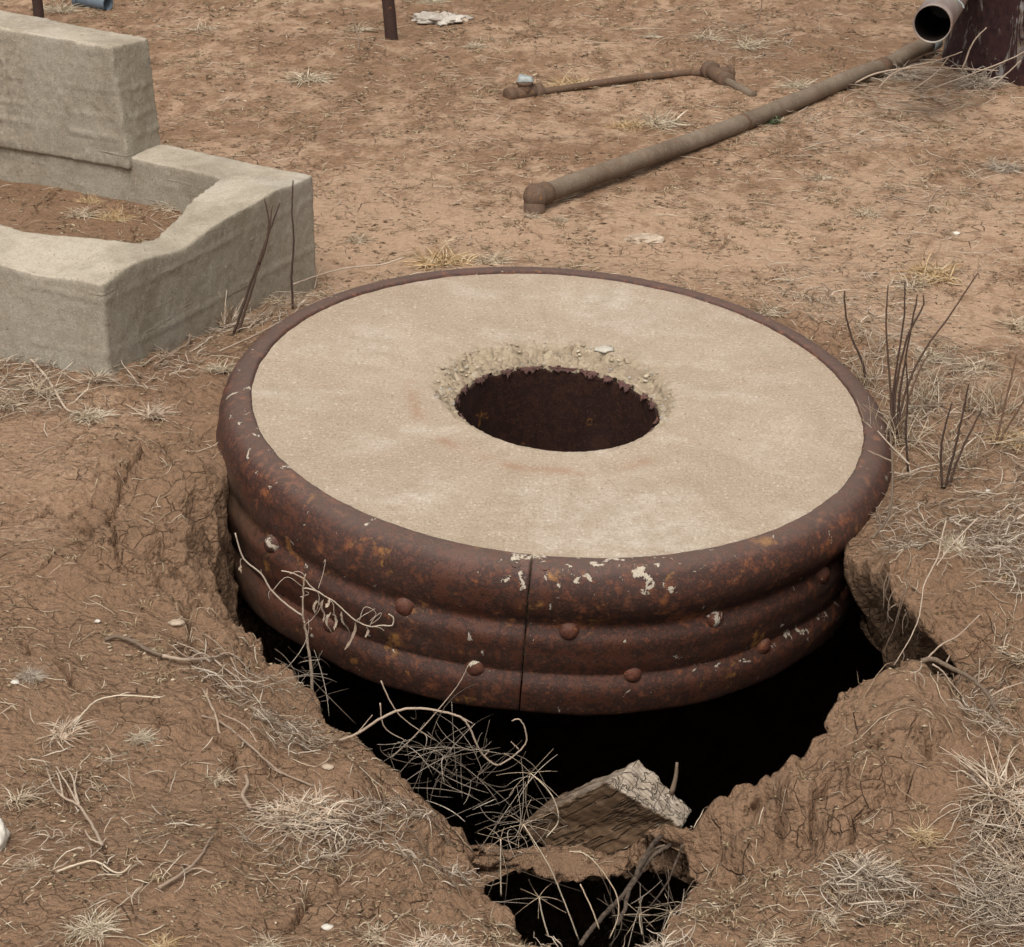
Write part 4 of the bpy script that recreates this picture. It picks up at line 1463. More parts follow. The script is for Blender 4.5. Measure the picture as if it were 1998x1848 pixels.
# ------------------------------------------------------------------ timber in the collapse
def build_timber():
    y0 = float(G(1180, 1560, -.12)[1])
    pts = {'A': (1183, 1527, y0), 'B': (1332, 1612, y0 - .03), 'A2': (1248, 1483, y0 + .06), 'B2': (1352, 1582, y0 + .02),
           'C': (1010, 1612, y0 + .10), 'D': (1120, 1705, y0 + .05), 'C2': (1075, 1560, y0 + .17), 'D2': (1180, 1660, y0 + .15)}
    P = {k: A(*v) for k, v in pts.items()}
    o0 = P['D'].copy()
    root = empty('timber', tuple(o0), 'broken weathered timber block with a cracked grey end wedged in the collapse', 'timber')
    bot = [P['C'], P['D'], P['D2'], P['C2']]
    top = [P['A'], P['B'], P['B2'], P['A2']]
    V, Fq = hexa([b - o0 for b in bot], [t - o0 for t in top])
    c = V.mean(0)
    # make sure faces point outwards
    f0 = V[Fq[0]]
    nn = np.cross(f0[1] - f0[0], f0[2] - f0[0])
    if np.dot(nn, f0.mean(0) - c) < 0:
        Fq = Fq[:, ::-1]
    L = (np.mean([t for t in top], 0) - np.mean([b for b in bot], 0))
    L = L / np.linalg.norm(L)
    endc = np.mean(top, 0) - o0

    def hook(co, nr):
        e = (co - endc) @ L
        w = noise3((co - np.outer(co @ L, L)) * 90, 4)
        co = co + np.outer(np.exp(-np.abs(e) / .02) * .0022 * w, L)
        g = noise3(np.stack([(co @ L) * 12, (co @ np.array([0, 0, 1.])) * 110, (co @ np.array([1., 0, 0])) * 60], -1), 6)
        return co + nr * (.0022 * g)[:, None]
    ob = voxelize('beam', [(V, Fq)], .0035, M_WOOD, root, [(12, .0016), (70, .0008)], 1, 23, hook)
    n = len(ob.data.vertices)
    co = np.empty(n * 3, np.float32)
    ob.data.vertices.foreach_get('co', co)
    co = co.reshape(-1, 3)
    nr = np.empty(n * 3, np.float32)
    ob.data.vertices.foreach_get('normal', nr)
    nr = nr.reshape(-1, 3)
    e = (co - endc) @ L
    eg = np.clip(sstep(-.03, -.004, e) * sstep(.1, .5, nr @ L) + .8 * sstep(.45, .85, nr[:, 2]) * sstep(-.25, -.02, e), 0, 1)
    W_ = np.mean([P['B'], P['B2']], 0) - np.mean([P['A'], P['A2']], 0)
    W_ = W_ - L * (W_ @ L)
    W_ /= np.linalg.norm(W_)
    for nm, ax in (('grain_u', L), ('grain_v', W_), ('grain_w', np.cross(L, W_))):
        a_ = ob.data.attributes.new(nm, 'FLOAT', 'POINT')
        a_.data.foreach_set('value', ((co - endc) @ ax).astype(np.float32))
    at = ob.data.attributes.new('endgrain', 'FLOAT', 'POINT')
    at.data.foreach_set('value', eg.astype(np.float32))
    sp = A(1321, 1488, y0 + .035)
    s2 = A(1310, 1548, y0 + .03)
    pth = resample([s2 - o0, (s2 + sp) / 2 - o0 + np.array([.002, 0, 0]), sp - o0], 8)
    strand_obj('splinter', pth[None], np.linspace(.0042, .0022, 8)[None], M_TWIG, root, 6, np.array([.1]))


build_timber()

# ------------------------------------------------------------------ vegetation
RS = np.random.RandomState(11)


def blades(n, R, L, up=.5, curl=.6, r0=.0009, K=6, rs=None, lay=0.0):
    """arching blades from a small crown; returns paths (n,K,3), radii (n,K)"""
    rs = rs or RS
    az = rs.uniform(0, 2 * math.pi, n)
    br = R * .45 * np.sqrt(rs.rand(n))
    ba = rs.uniform(0, 2 * math.pi, n)
    ln = L * rs.uniform(.35, 1.15, n)
    el = np.radians(np.clip(rs.normal(up * 90, 22, n), 3, 88))
    t = np.linspace(0, 1, K)
    bend = curl * rs.uniform(.3, 1.6, n)
    ang = el[:, None] - bend[:, None] * t[None, :] * 1.7
    side = rs.normal(0, .7, n) * curl
    azt = az[:, None] + side[:, None] * t[None, :] ** 1.5 * 1.6
    st = ln[:, None] / (K - 1)
    dx = np.cos(ang) * np.cos(azt) * st
    dy = np.cos(ang) * np.sin(azt) * st
    dz = np.sin(ang) * st
    P = np.zeros((n, K, 3))
    P[:, 0, 0] = br * np.cos(ba)
    P[:, 0, 1] = br * np.sin(ba)
    P[:, 0, 2] = -.004
    P[:, 1:, 0] = P[:, :1, 0] + np.cumsum(dx[:, :-1], 1)
    P[:, 1:, 1] = P[:, :1, 1] + np.cumsum(dy[:, :-1], 1)
    P[:, 1:, 2] = P[:, :1, 2] + np.cumsum(dz[:, :-1], 1)
    low = .001 + .006 * rs.rand(n)[:, None]
    P[:, 1:, 2] = np.maximum(P[:, 1:, 2], low)
    rad = 1.35 * r0 * rs.uniform(.6, 1.3, n)[:, None] * (1 - .7 * t[None, :] ** 1.5)
    return P, rad


_TUFTS = {}


def tuft_proto(style, k):
    key = (style, k)
    if key in _TUFTS:
        return _TUFTS[key]
    rs = np.random.RandomState(hash_s(style) + k * 7)
    spec = {  # n, crown radius, blade length, upness, curl, radius, material   (unit size: 0.1 m)
        'spiky': (120, .045, .065, .36, .45, .0012, M_PINK),
        'flat': (360, .12, .055, .25, .55, .0012, M_PINK),
        'curly': (230, .04, .055, .50, 1.5, .00085, M_CREAM),
        'cream': (190, .06, .062, .38, .8, .0010, M_CREAM),
        'gold': (190, .09, .06, .38, .6, .0011, M_GOLD),
        'golden_curl': (170, .04, .07, .45, 1.2, .0009, M_GOLD),
        'grey': (260, .06, .09, .30, 1.0, .0010, M_GREY),
        'long': (300, .08, .13, .36, .55, .0013, M_PINK),
        'upright': (70, .02, .10, .72, .35, .0011, M_PINK),
        'straw': (110, .06, .065, .26, .6, .0011, M_STRAW),
        'brush': (75, .12, .13, .78, .28, .0008, M_STRAW),
        'green': (40, .02, .03, .6, .6, .0012, M_GREEN),
    }[style]
    n, R, L, up, curl, r0, m = spec
    P, rad = blades(n, R, L, up, curl, r0, 6, rs)
    V, Fq, cap = tubes(P, rad, 3)
    at = np.repeat(rs.rand(n), 6 * 3)
    me_o = mesh_np('blades', V, [Fq, cap], m, None, True, {'rnd': at})
    _TUFTS[key] = me_o.data
    bpy.data.objects.remove(me_o)
    return _TUFTS[key]


def hash_s(s):
    return sum((i + 1) * ord(c) for i, c in enumerate(s)) % 9973


TUFTS = [
    (585, 1590, 'flat', 1.25, 'wide flat pinkish straw tuft lying on the slope in front of the collapse'),
    (122, 1432, 'spiky', 1.1, 'spiky pinkish tuft with radiating blades at lower left'),
    (275, 1440, 'curly', .85, 'small curly cream tuft right of the spiky one at lower left'),
    (180, 1815, 'cream', 1.0, 'pale upright tuft near the bottom left corner'),
    (315, 1850, 'golden_curl', .8, 'yellowish tuft cut by the bottom edge, left of centre'),
    (1965, 1560, 'long', 1.25, 'largest tuft, long tan blades arching at the right edge'),
    (1800, 1632, 'golden_curl', .75, 'small curly golden tuft beside the largest tuft'),
    (1695, 1712, 'grey', .95, 'grey pink matted tuft below the soil mound at lower right'),
    (1680, 1690, 'spiky', .9, 'pinkish spiky tuft on top of the grey matted one at lower right'),
    (1925, 1760, 'grey', 1.35, 'big grey tangled tuft in the bottom right corner'),
    (1990, 1700, 'long', .8, 'tan tuft at the right edge above the corner tangle'),
    (860, 1850, 'flat', .95, 'pink flat tuft at the bottom edge left of the lower hole'),
    (1290, 1842, 'spiky', .55, 'small reddish tuft on the front lip of the lower hole'),
    (178, 815, 'curly', 1.15, 'round cream tuft on the slope below the trough corner'),
    (300, 812, 'spiky', .85, 'pink spiky tuft right of the round cream one'),
    (432, 708, 'cream', .85, 'pale fine tuft between the trough and the cover rim'),
    (85, 765, 'straw', 1.1, 'loose straw tuft left of the round cream one'),
    (15, 790, 'straw', 1.0, 'straw tuft at the left edge below the trough'),
    (195, 745, 'spiky', .8, 'pinkish tuft right under the near trough corner'),
    (442, 640, 'upright', 1.1, 'reddish upright tuft against the trough side'),
    (540, 590, 'straw', .7, 'thin straw tuft between the trough and the back of the rim'),
    (870, 515, 'gold', 1.5, 'golden tuft right behind the cover at its back left'),
    (960, 512, 'straw', 1.1, 'pale straw tuft right behind the back of the cover'),
    (1822, 540, 'gold', 1.3, 'golden brown tuft on the pale mud at the right'),
    (1775, 560, 'straw', 1.0, 'straw tuft left of the golden brown one at the right'),
    (1500, 612, 'straw', .9, 'small straw tuft beside the back right of the rim'),
    (1905, 720, 'straw', 1.0, 'loose tuft behind the dark weed stalks at the right'),
    (1815, 700, 'cream', .8, 'pale tuft among the dark weed stalks'),
    (1975, 860, 'gold', 1.0, 'golden tuft at the right edge by the thin stalks'),
    (1742, 862, 'brush', 1.1, 'pale upright brush round the foot of the tallest dark weed clump'),
    (1800, 790, 'brush', 1.0, 'pale upright brush just behind the three dark stalks'),
    (1865, 900, 'brush', .9, 'pale upright brush right of the three dark stalks'),
    (1690, 748, 'brush', .8, 'low pale brush at the foot of the single crooked stalk'),
    (1930, 800, 'brush', 1.0, 'pale upright brush near the pair of thin brown stalks'),
    (1860, 1075, 'cream', .8, 'pale tuft at the brink right of the cover'),
    (1998, 1265, 'straw', .9, 'straw tuft at the right edge above the gully'),
    (1995, 640, 'straw', 1.1, 'straw tuft at the right edge level with the weed tops'),
    (600, 158, 'cream', 1.6, 'pale tuft on open ground right of the raised trough block'),
    (395, 60, 'straw', 1.2, 'straw tuft at the top between the trough block and the post'),
    (1115, 168, 'gold', 1.4, 'golden tuft just behind the small valve'),
    (1290, 245, 'cream', 1.5, 'pale wide tuft between the two pipes'),
    (1225, 250, 'gold', 1.2, 'golden tuft left of the wide pale one between the pipes'),
    (1515, 240, 'green', 1.6, 'tiny dark green tuft against the front of the long pipe'),
    (1645, 165, 'gold', 1.1, 'golden tuft behind the far part of the long pipe'),
    (1555, 170, 'cream', 1.1, 'pale tuft by the stub of the thin pipe'),
    (925, 92, 'cream', .8, 'small whitish tuft below the white rag'),
    (118, 22, 'cream', 1.4, 'pale tuft beside the blue grey pipe piece'),
    (1462, 92, 'cream', 1.3, 'pale low tuft beyond the pipe fitting'),
    (1380, 75, 'straw', 1.3, 'straw tuft at the top, left of the pale low one'),
    (1270, 78, 'straw', .9, 'thin straw tuft beyond the thin pipe'),
    (845, 5, 'cream', 1.2, 'pale tuft at the top edge right of the post'),
    (700, 60, 'straw', 1.1, 'straw tuft left of the post foot'),
    (160, 420, 'straw', .9, 'straw tuft lying in the middle of the trough soil'),
    (222, 428, 'gold', .8, 'golden tuft in the trough near its front wall'),
    (330, 408, 'straw', .9, 'spreading straw tuft in the trough corner'),
    (175, 395, 'gold', .6, 'small golden tuft at the back of the trough soil'),
    (1690, 420, 'straw', .9, 'thin tuft on open ground right of the long pipe'),
    (1895, 345, 'straw', 1.2, 'straw tuft on open ground at the right'),
    (1960, 330, 'grey', .9, 'greyish tuft near the right edge below the tank'),
    (1600, 350, 'straw', .8, 'small straw tuft below the middle of the long pipe'),
    (1036, 424, 'straw', .5, 'tiny straw tuft left of the elbow of the long pipe'),
    (1092, 430, 'straw', .55, 'small straw tuft right of the elbow of the long pipe'),
    (700, 470, 'straw', .8, 'thin straw tuft left of the cover on the pale mud'),
    (1760, 150, 'grey', 1.4, 'grey tangled tuft at the foot of the open pipe'),
    (1905, 165, 'grey', 1.4, 'grey brushy tuft at the foot of the scrap tank'),
    (735, 1830, 'straw', .8, 'thin straw tuft in the foreground left of the pink one'),
    (430, 1520, 'straw', .6, 'small straw tuft left of the wide flat pinkish one'),
    (520, 1850, 'straw', .8, 'thin straw tuft at the bottom edge'),
    (30, 1560, 'straw', .8, 'thin straw tuft at the left edge of the foreground'),
    (60, 1690, 'spiky', .6, 'small pinkish tuft right of the white stone'),
    (1500, 1840, 'straw', .8, 'straw tuft at the bottom edge right of the lower hole'),
    (1610, 1800, 'straw', .8, 'straw tuft on the soil below the pinkish spiky one'),
    (60, 1320, 'grey', .5, 'small grey tuft at the left edge of the slope'),
]
# mats of loose dead grass lying over the soil: (centre, radii in photo units, how many, length)
MATS = [(1860, 880, 190, 200, 1000, .07), (1975, 1060, 80, 130, 380, .06), (1760, 720, 110, 110, 420, .06), (1955, 1720, 90, 160, 420, .06),
        (200, 720, 240, 80, 700, .06), (60, 780, 90, 60, 220, .06), (480, 620, 150, 70, 420, .06), (760, 1500, 110, 60, 170, .055),
        (560, 1350, 80, 70, 170, .05), (590, 1610, 140, 60, 160, .05), (1800, 170, 180, 60, 500, .11), (1920, 1380, 70, 120, 160, .05),
        (1650, 600, 160, 90, 280, .05), (1700, 1760, 120, 60, 220, .05), (1850, 400, 160, 170, 260, .06), (450, 1240, 110, 50, 110, .05),
        (200, 1600, 200, 240, 200, .04), (880, 1620, 100, 60, 90, .05), (1200, 1848, 160, 14, 100, .05), (1650, 260, 180, 40, 260, .07),
        (1450, 90, 110, 40, 250, .06)]

for i, (dx, dy, style, sc, lb) in enumerate(TUFTS):
    p = on_ground(dx, dy, 0, .15 if 'trough' in lb and 370 < dy < 440 else 0.0)
    if hole_s(np.array([p[0]]), np.array([p[1]]))[0] > -.01:
        p = on_ground(dx, dy + 12)
    me = tuft_proto(style, i % 2)
    o = bpy.data.objects.new('grass_tuft', me)
    link(o)
    o.location = p
    r = random.Random(i)
    o.rotation_euler = (0, 0, r.uniform(0, 6.28))
    sc *= .72 if dy > 1280 else .9
    o.scale = (sc, sc, sc * r.uniform(.7, .95) * (.75 if dy > 1280 else 1))
    tag(o, lb, 'grass tuft', 'dead grass tufts')


def clear_pts(x, y, margin=.006):
    s = hole_s(x, y)
    ok = s < -margin
    ok &= np.hypot(x - DISC_C[0], y - DISC_C[1]) > .665
    to = poly_sd(x, y, TR_OUT)
    ti = poly_sd(x, y, TR_IN)
    ok &= (to < -.01) | (ti > .015)
    return ok


def lay_strands(x, y, ln, rs, lift=.002, K=6, curl=.8, r0=.0008, hop=.006):
    n = len(x)
    t = np.linspace(-.5, .5, K)
    az = rs.uniform(0, 2 * math.pi, n)
    cv = rs.normal(0, curl, n)
    a = az[:, None] + cv[:, None] * t[None, :] * 2 + .13 * rs.randn(n, K)
    st = ln[:, None] / (K - 1)
    px = x[:, None] + np.cumsum(np.cos(a) * st, 1) - np.cos(az)[:, None] * ln[:, None] / 2
    py = y[:, None] + np.cumsum(np.sin(a) * st, 1) - np.sin(az)[:, None] * ln[:, None] / 2
    s = hole_s(px, py)
    g = ground_z(px, py, np.minimum(s, 0))
    g = g - .35 * np.maximum(s, 0)
    h = hop * rs.rand(n)[:, None] * (1 - (2 * t[None, :] * rs.choice([-1, 1], n)[:, None] * .5 + .0) ** 2)
    tilt = hop * 1.3 * rs.rand(n)[:, None] * (t[None, :] + .5)
    P = np.stack([px, py, g + lift + h * .6 + tilt], -1)
    rad = r0 * rs.uniform(.6, 1.35, n)[:, None] * (1 - .5 * np.abs(t[None, :] * 2) ** 2)
    return P, rad


def build_mats():
    rs = np.random.RandomState(5)
    allP, allR, allC = [], [], []
    for (dx, dy, rx, ry, n, ln) in MATS:
        a = rs.uniform(0, 2 * math.pi, n)
        q = np.sqrt(rs.rand(n)) * np.where(rs.rand(n) < .2, 1.3, .9)
        n = int(n * .75)
        a, q = a[:n], q[:n]
        g = G(dx + rx * q * np.cos(a), dy + ry * q * np.sin(a), 0.0)
        x, y = g[0], g[1]
        ok = clear_pts(x, y, .0)
        x, y = x[ok], y[ok]
        L = ln * rs.uniform(.3, 1.5, len(x))
        P, R = lay_strands(x, y, L, rs, .002, 7, .6, .00085, .014)
        allP.append(P)
        allR.append(R)
        allC.append(rs.rand(len(x)))
    P, R, C = np.concatenate(allP), np.concatenate(allR), np.concatenate(allC)
    o = strand_obj('dry_grass_mat', P, R, M_MAT, None, 3, C)
    tag(o, 'matted loose dead grass lying on the soil', 'dry grass', kind='stuff')


def build_straws():
    rs = np.random.RandomState(8)
    n = 34000
    dx = rs.uniform(-60, 2060, n)
    u = rs.rand(n)
    dy = -40 + 1930 * u ** .9
    g = G(dx, dy, 0.0)
    x, y = g[0], g[1]
    dens = sstep(-.25, .3, .6 * fbm2(x * 2.2, y * 2.2, 3, 61) + .7 * fbm2(x * 9, y * 7, 2, 62)) * .92 + .08
    dens = dens * (1 - .55 * crust_mask(x, y)) * (.27 + .73 * sstep(3.6, 5, y))
    ok = clear_pts(x, y) & (rs.rand(n) < dens)
    x, y = x[ok], y[ok]
    L = np.exp(rs.normal(math.log(.022), .6, len(x))) * (1 + .22 * np.maximum(0, y - 4))
    L = np.clip(L, .006, .16)
    P, R = lay_strands(x, y, L, rs, .0012, 5, .4, .00066, .005)
    R = R * (1 + .10 * np.maximum(0, y - 4))[:, None]
    o = strand_obj('straw_litter', P, R, M_STRAW, None, 3, rs.rand(len(x)))
    tag(o, 'scattered bits of straw lying on the soil', 'straw litter', kind='stuff')
    # low stubble: tiny tussocks of a few broken blades
    n = 5200
    dx = rs.uniform(-60, 2060, n)
    dy = -40 + 1930 * rs.rand(n) ** 1.25
    g = G(dx, dy, 0.0)
    x, y = g[0], g[1]
    dens = sstep(-.1, .3, .7 * fbm2(x * 2.2, y * 2.2, 3, 61) + .7 * fbm2(x * 6, y * 5, 2, 63)) * (1 - .6 * crust_mask(x, y)) * (.25 + .75 * sstep(3.8, 5, y))
    ok = clear_pts(x, y, .02) & (rs.rand(n) < dens)
    x, y = x[ok], y[ok]
    z = ground_z(x, y)
    Ps, Rr = [], []
    for xx, yy, zz in zip(x, y, z):
        k = rs.randint(6, 18)
        L = rs.uniform(.012, .034) * (1 + .12 * max(0, yy - 4))
        P, R = blades(k, L * 1.1, L, .28, .7, .0006 * (1 + .12 * max(0, yy - 4)), 5, rs)
        Ps.append(P + np.array([xx, yy, zz]))
        Rr.append(R)
    P = np.concatenate(Ps)
    o = strand_obj('stubble', P, np.concatenate(Rr), M_STUB, None, 3, rs.rand(len(P)))
    tag(o, 'tiny broken dry grass stubble scattered over the ground', 'stubble', kind='stuff')
    # crumbs of dark plant litter and soil
    n = 120000
    dx = rs.uniform(-60, 2060, n)
    dy = -40 + 1930 * rs.rand(n) ** 1.15
    g = G(dx, dy, 0.0)
    x, y = g[0], g[1]
    dens = sstep(.0, .3, fbm2(x * 9, y * 6, 4, 71) + .10) * (1 - .55 * crust_mask(x, y)) + .04
    ok = clear_pts(x, y) & (rs.rand(n) < dens * (.4 + .6 * sstep(3.6, 5, y)))
    x, y = x[ok], y[ok]
    m = len(x)
    z = ground_z(x, y)
    sz = rs.uniform(.0016, .0048, m) * (1 + .22 * np.maximum(0, y - 4))
    d = rs.randn(m, 4, 3)
    d[:, :, 2] = np.abs(d[:, :, 2]) * .7
    d /= np.linalg.norm(d, axis=2, keepdims=True)
    V = np.stack([x, y, z], -1)[:, None, :] + d * sz[:, None, None] * np.array([1.6, 1.0, .8])
    V = V.reshape(-1, 3)
    i = np.arange(m)[:, None] * 4
    F3 = np.concatenate([i + np.array([0, 1, 2]), i + np.array([0, 2, 3]), i + np.array([0, 3, 1]), i + np.array([1, 3, 2])])
    o = mesh_np('plant_crumbs', V, F3, M_LITTER, None, False, {'rnd': np.repeat(rs.rand(m), 4)})
    tag(o, 'brown crumbs of plant litter and soil', 'litter', kind='stuff')


M_STUB = mat_straw('stubble_straw', [(0, (.15, .095, .05)), (.5, (.33, .235, .135)), (.85, (.48, .37, .23)), (1, (.62, .51, .36))])
M_MAT = mat_straw('matted_grass', [(0, (.14, .095, .065)), (.35, (.29, .22, .155)), (.7, (.45, .36, .27)), (1, (.66, .56, .44))])
build_mats()
build_straws()


# ------------------------------------------------------------------ stalks, twigs and roots, each a thing
def stalk_path(pts, y, base=None):
    """photo outline of a stem, first point on the ground, at ground distance y (or given per point)"""
    ys = y if isinstance(y, (list, tuple)) else [y] * len(pts)
    return [A(px, py, yy) for (px, py), yy in zip(pts, ys)]


def plant(name, stems, label, cat, mat, group=None, sides=6, child='stem'):
    """stems: list of (points3d, r0, r1, shade)"""
    if group == BR:
        stems = [(p_, a_ * .78, b_ * .78, s_) for p_, a_, b_, s_ in stems]
    o0 = np.asarray(stems[0][0][0], float)
    if len(stems) == 1:
        pts, r0, r1, sh = stems[0]
        K = max(8, len(pts) * 5)
        P = resample(pts, K) - o0
        P[1:-1] += r0 * .13 * RS.randn(K - 2, 3)
        o = strand_obj(name, P[None], np.linspace(r0, r1, K)[None], mat, None, sides, np.array([sh]), loc=tuple(o0))
        return tag(o, label, cat, group)
    root = empty(name, tuple(o0), label, cat, group)
    for pts, r0, r1, sh in stems:
        K = max(8, len(pts) * 5)
        P = resample(pts, K) - o0
        P[1:-1] += r0 * .13 * RS.randn(K - 2, 3)
        strand_obj(child, P[None], np.linspace(r0, r1, K)[None], mat, root, sides, np.array([sh]))
    return root


def gy_at(dx, dy):
    return float(on_ground(dx, dy)[1])


WD = 'dead weed stalks'
BR = 'dead branches and roots'
# right-hand weeds
y = gy_at(1746, 850)
plant('weed_plant', [(stalk_path(p, y), .0028, .0013, s) for p, s in [
    ([(1746, 852), (1741, 790), (1752, 700), (1764, 620), (1766, 550)], .2),
    ([(1744, 850), (1748, 760), (1770, 660), (1800, 600), (1801, 575)], .3),
    ([(1742, 846), (1736, 740), (1729, 640), (1733, 556)], .5),
    ([(1748, 852), (1765, 770), (1800, 690), (1850, 620), (1908, 533)], .6),
    ([(1752, 850), (1772, 780), (1795, 720), (1812, 690)], .9),
    ([(1750, 850), (1757, 760), (1778, 640), (1790, 575)], .1)]],
      'tallest clump of thin dark weed stalks beside the right rim of the cover', 'dead weed', M_DARKSTEM, WD)
plant('weed_stalk', [(stalk_path([(1692, 745), (1680, 700), (1664, 665), (1650, 610), (1648, 568)], gy_at(1692, 745)), .003, .0018, .2)],
      'single dark crooked stalk nearest the rim at the back right', 'dead weed', M_DARKSTEM, WD)
y = gy_at(1840, 955)
plant('weed_plant', [(stalk_path(p, y), .0027, .0014, s) for p, s in [
    ([(1838, 952), (1836, 880), (1845, 830), (1858, 785)], .2), ([(1843, 955), (1862, 880), (1880, 800), (1890, 750)], .1),
    ([(1850, 958), (1864, 910), (1890, 850), (1917, 797)], .3)]],
      'three dark stalks in the grey grass in front of the tallest clump', 'dead weed', M_DARKSTEM, WD)
y = gy_at(1943, 866)
plant('weed_plant', [(stalk_path(p, y), .0025, .0012, s) for p, s in [
    ([(1943, 866), (1958, 800), (1975, 730), (1984, 690)], .95), ([(1948, 866), (1965, 835), (1990, 795), (2010, 760)], .8)]],
      'pair of thin brown stalks near the right edge', 'dead weed', M_DARKSTEM, WD)
plant('weed_stalk', [(stalk_path([(1772, 920), (1768, 840), (1771, 780), (1768, 700)], gy_at(1772, 920)), .0024, .0014, 1.)],
      'reddish brown stalk just left of the three dark stalks', 'dead weed', M_DARKSTEM, WD)
# by the trough
plant('weed_stalk', [(stalk_path([(348, 648), (356, 600), (352, 550), (345, 508)], gy_at(348, 648)), .0028, .0018, .1)],
      'short dark stalk leaning against the near trough face', 'dead weed', M_DARKSTEM, WD)
plant('weed_stalk', [(stalk_path([(571, 606), (569, 540), (573, 470), (570, 410), (572, 352)], gy_at(571, 606)), .003, .0016, .1)],
      'tall straight dark stalk in front of the far trough corner', 'dead weed', M_DARKSTEM, WD)
y = gy_at(462, 650)
plant('weed_plant', [(stalk_path(p, y), .0035, .0014, s) for p, s in [
    ([(455, 655), (480, 580), (508, 500), (530, 440), (546, 396)], .2), ([(462, 656), (482, 595), (502, 530), (522, 470), (532, 400)], .5),
    ([(505, 515), (520, 470), (524, 430), (516, 388)], .4)]],
      'forked dark weed rising in front of the trough side', 'dead weed', M_DARKSTEM, WD)
y = gy_at(40, 690)
plant('weed_plant', [(stalk_path(p, y), .0045, .0018, s) for p, s in [
    ([(42, 700), (30, 650), (10, 590), (-10, 545)], .7), ([(30, 650), (5, 640), (-20, 610)], .9), ([(20, 620), (35, 590), (42, 565)], .9)]],
      'brown branching weed at the left edge in front of the trough', 'dead weed', M_TWIG, WD)
plant('weed_stalk', [(stalk_path([(105, 680), (92, 640), (82, 600), (72, 560)], gy_at(105, 680)), .002, .001, .9)],
      'thin straw coloured stalk in front of the trough near the left edge', 'dead weed', M_TWIG, WD)
plant('weed_stalk', [(stalk_path([(700, 100), (698, 70), (690, 40), (684, 12)], gy_at(700, 104)), .004, .002, .4)],
      'brown stalk left of the post on open ground', 'dead weed', M_TWIG, WD)
plant('weed_stalk', [(stalk_path([(1478, 45), (1484, 20), (1488, -5)], gy_at(1478, 48)), .003, .002, .3)],
      'thin stalk at the top between the post and the tank', 'dead weed', M_TWIG, WD)

BR = 'dead branches and roots'
# the branch with curled leaves in front of the rim
q4 = lambda pts: Z(480, 1100, 4.62, pts)
yb = 3.58
stems = [(stalk_path(q4([(700, 1720), (750, 1600), (745, 1300), (710, 1050), (680, 850), (665, 780), (670, 500), (690, 380)]), [yb - .02, yb, yb, yb, yb, yb, yb, yb]), .0045, .0016, .6),
         (stalk_path(q4([(20, -10), (100, 230), (270, 380), (360, 530), (520, 680), (665, 780)]), yb), .0016, .0024, .8),
         (stalk_path(q4([(460, 350), (560, 370), (680, 430), (740, 500), (870, 590), (960, 640), (1080, 750), (1170, 825), (1300, 880), (1400, 870), (1510, 870), (1525, 800), (1480, 760)]), yb + .01), .0014, .0017, .9),
         (stalk_path(q4([(670, 520), (700, 515), (800, 545), (870, 590)]), yb), .0018, .0016, .8)]
for pts in [[(1170, 825), (1230, 780), (1300, 740), (1350, 710)], [(1200, 830), (1240, 710), (1300, 700), (1360, 760), (1300, 830)],
            [(1300, 870), (1350, 790), (1410, 750), (1390, 800), (1310, 860)], [(1330, 880), (1390, 890), (1440, 920)],
            [(800, 540), (820, 620), (790, 740), (770, 720), (790, 630)], [(880, 590), (950, 660), (960, 750), (980, 820), (950, 900)],
            [(540, 380), (620, 355), (680, 400), (670, 480)], [(640, 600), (720, 570), (690, 540)], [(370, 545), (510, 410), (660, 500)],
            [(810, 520), (850, 400), (880, 250), (860, 270)], [(690, 860), (760, 800), (830, 700), (810, 640)],
            [(100, 230), (70, 250), (75, 340)], [(360, 530), (340, 560), (345, 620)], [(270, 380), (265, 340)]]:
    stems.append((stalk_path(q4(pts), yb + .005), .0009, .0006, .85))
br = plant('dead_branch', stems, 'pale dead branch with curled leaves standing in front of the rusty rim', 'branch', M_TWIG, BR, 6, 'twig')


def leaf(parent, o0, pts, w, mat, rs):
    K = 10
    P = resample(pts, K) - o0
    t = np.linspace(0, 1, K)
    wd = w * np.sin(math.pi * np.clip(t * .92 + .06, 0, 1)) ** .8
    sd = np.array([.75, -.6, .1]) / 1.0
    V = []
    for k in range(K):
        c = P[k]
        V += [c - sd * wd[k], c + np.array([0, .35 * wd[k], .1 * wd[k]]), c + sd * wd[k] * .9 + np.array([0, -.3 * wd[k], 0])]
    V = np.array(V)
    V += .0006 * rs.randn(*V.shape)
    i = np.arange(K - 1)[:, None] * 3
    Fq = np.concatenate([i + np.array([0, 1, 4, 3]), i + np.array([1, 2, 5, 4])])
    return mesh_np('leaf', V, Fq, mat, parent, True, {'rnd': np.full(len(V), rs.uniform(.4, .9))})


o0 = np.asarray(stems[0][0][0])
for pts in [[(1030, 740), (1030, 790), (1060, 860), (1115, 935)], [(930, 745), (895, 790), (895, 860), (950, 945)],
            [(1165, 835), (1160, 920), (1120, 1010), (1060, 1105)], [(1270, 880), (1285, 930), (1255, 985)],
            [(860, 620), (840, 680), (870, 760), (855, 835)], [(960, 750), (985, 830), (960, 920)], [(800, 630), (770, 690), (780, 760)],
            [(75, 290), (65, 330), (80, 370)], [(920, 620), (900, 670), (880, 700)]]:
    leaf(br, o0, stalk_path(q4(pts), yb), .0034, M_TWIG, RS)

